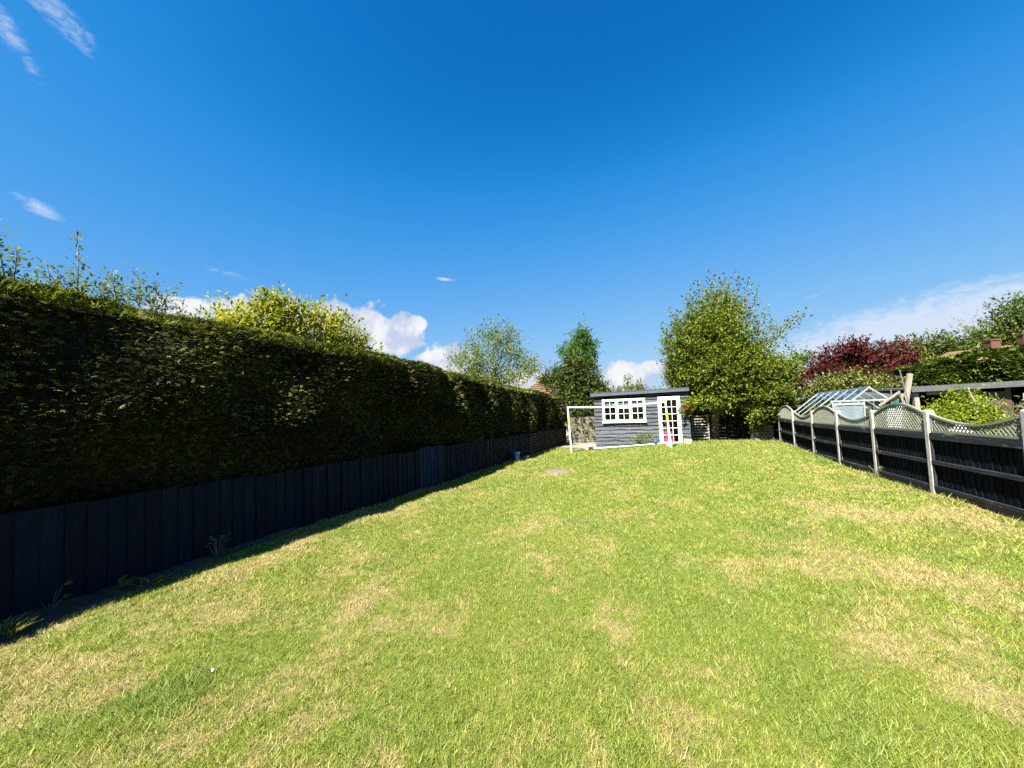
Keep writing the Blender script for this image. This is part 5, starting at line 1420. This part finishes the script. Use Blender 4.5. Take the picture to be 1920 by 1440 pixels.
plant('green_tree', 'mid green tree between apple tree and purple maple', 'tree', (5.7, 25, S * 25), [(5.7, 25, S * 25, 0.12), (5.7, 25, 1.0, 0.08)], [(5.9, 25, 2.3, 0.9, 0.7, 0.8, 1), (7.0, 25.3, 3.2, 0.5, 0.5, 0.35, 0.4), (6.1, 24.5, 1.3, 0.9, 0.6, 0.8, 0.8)], 0.13, 'ash', per=250, twig=0.35, clump=14, limbs=16)
def laurel_hedge():
    g = S * 20
    t = thing('laurel_hedge', 'dense dark leaved hedge rising behind the brown outbuilding', 'hedge', (11.6, 20.6, g))
    MB().bar((9.35, 21.0, 0.65), (14.5, 21.0, 1.12), 1.1, 3.2, (0, 0, 1)).build('dark_core', M['dark'], t)  # solid dark block colours in the shade between the leaves
    N = 11000
    x = rng.uniform(9.2, 14.5, N); h = np.interp(x, [9.2, 11.4, 14.5], [2.16, 2.62, 2.85]) + 0.05 * np.sin(x * 5)
    top = rng.random(N) < 0.3
    z = np.where(top, h, -0.4 + (h + 0.4) * rng.random(N)) + rng.normal(0, 0.05, N)
    y = np.where(top, rng.uniform(20.3, 21.6, N), 20.32 + 0.14 * np.sin(x * 2.7 + z * 2) - 0.12 * rng.random(N) + np.clip(z - h + 0.2, 0, 1))
    D = np.stack([rng.normal(0, 0.8, N), -0.5 - 0.5 * rng.random(N), rng.normal(0.1, 0.5, N)], 1)
    D[top] = np.stack([rng.normal(0, 0.6, top.sum()), rng.normal(-0.2, 0.6, top.sum()), np.full(top.sum(), 0.7)], 1)
    leaf_mesh('foliage', np.stack([x, y, z], 1), D, 0.17 * (0.6 + 0.8 * rng.random(N)), M['hedge_leaf'], t, 0.5, None, 2)
laurel_hedge()
plant('blossom_bush', 'pale blossoming bush showing left of the tall laurel hedge', 'bush', (10.6, 25.5, S * 25), [(10.6, 25.5, S * 25, 0.08), (10.6, 25.5, 0.5, 0.06)], [(12.0, 25.5, 2.25, 1.2, 0.7, 0.55, 1)], 0.12, 'lime_leaf', per=200, twig=0.3, clump=14, limbs=12)
def house_right():
    g = S * 30
    t = thing('terrace_house', 'tiled house roof with two brick chimneys above the laurel hedge', 'house', (19.5, 33, g))
    MB().box((21.5, 33.5, g + 1.4), (10.5, 5.2, 2.9)).build('wall', M['brick'], t)
    rf = MB()
    e0, e1 = 2.2, 2.2
    A, B_, C_, D_ = (15.6, 30.3, e0), (27, 30.3, e1), (27, 33.3, 4.30), (17.0, 33.3, 3.62)
    E_, F_ = (15.6, 36.3, e0), (27, 36.3, e1)
    rf.quad(A, B_, C_, D_); rf.quad(E_, F_, C_, D_); rf.quad(A, D_, E_)
    ro = rf.build('roof', M['tile_grey'], t)
    cr = MB()
    for k in range(1, 15):
        u = k / 15
        cr.bar(Vector(A).lerp(Vector(D_), u) + Vector((0, -0.02, 0.02)), Vector(B_).lerp(Vector(C_), u) + Vector((0, -0.02, 0.02)), 0.06, 0.035)
    stuff(cr.build('tile_course', M['tile_grey'], ro))
    for x, y, zb, h_ in ((18.7, 32.6, 3.2, 0.98), (20.35, 33.0, 3.4, 1.02)):
        c = MB().box((x, y, zb + h_ / 2), (0.40, 0.5, h_)).box((x, y, zb + h_ - 0.02), (0.47, 0.58, 0.09))
        c.build('chimney', M['brick'], ro)
house_right()
for (x, y, z, rx, rz, mt, lab, lf) in ((20.5, 41, 3.7, 3.2, 1.7, 'far_leaf', 'low dark green tree left of the tiled roof in the distance', 0.26), (24.2, 40, 5.0, 2.6, 2.4, 'far_leaf', 'rounded green tree behind the left chimney', 0.26), (28.2, 40, 6.0, 3.0, 2.6, 'laurel', 'tallest green tree at the right edge behind the roof', 0.26), (17.5, 44, 3.1, 2.4, 1.6, 'ash', 'farthest bright green tree beyond the maple', 0.26)):
    g = S * y
    plant('distant_tree', lab, 'tree', (x, y, g), [(x, y, g, 0.3), (x, y, z - rz * 0.4, 0.18)], [(x, y, z, rx, 2.0, rz, 1), (x - rx * 0.5, y - 0.5, z - rz * 0.6, rx * 0.7, 1.6, rz * 0.6, 0.6), (x + rx * 0.55, y - 0.5, z - rz * 0.5, rx * 0.6, 1.6, rz * 0.65, 0.6), (x, y - 0.8, z - rz * 1.1, rx, 1.5, rz * 0.7, 0.7)],
          lf, mt, per=1000, twig=0.8, clump=30, spread=0.2, limbs=26, twig_r=0.02, group='distant trees on the right')
dsh = [((24.0, 42, 4.6), (x, 42 + random.uniform(-1, 1), z), 9) for x, z in ((22.0, 6.3), (22.6, 6.8), (23.2, 6.6), (23.8, 7.0), (24.4, 6.9), (21.4, 5.8), (24.9, 6.7), (21.0, 5.3), (22.9, 6.1), (24.0, 6.3), (23.4, 7.0), (25.3, 6.9), (22.2, 5.7))] + [((20.2, 42, 3.9), (x, 42, z), 8) for x, z in ((19.2, 4.9), (19.9, 5.3), (20.6, 5.4), (18.7, 4.6), (21.0, 5.0))]
plant('bare_tree', 'nearly bare grey twigged tree behind the tiled roof', 'tree', (24.0, 42, S * 42), [(24.0, 42, S * 42, 0.25), (24.0, 42, 3.0, 0.18), (24.0, 42, 4.6, 0.10)], [(23.4, 42, 6.2, 1.5, 1.2, 0.7, 0.5)], 0.14, 'twig_leaf', 'bark_grey', per=70, twig=0.5, clump=26, limbs=40, shoots=dsh, leaves=3, twig_r=0.03)
#%%
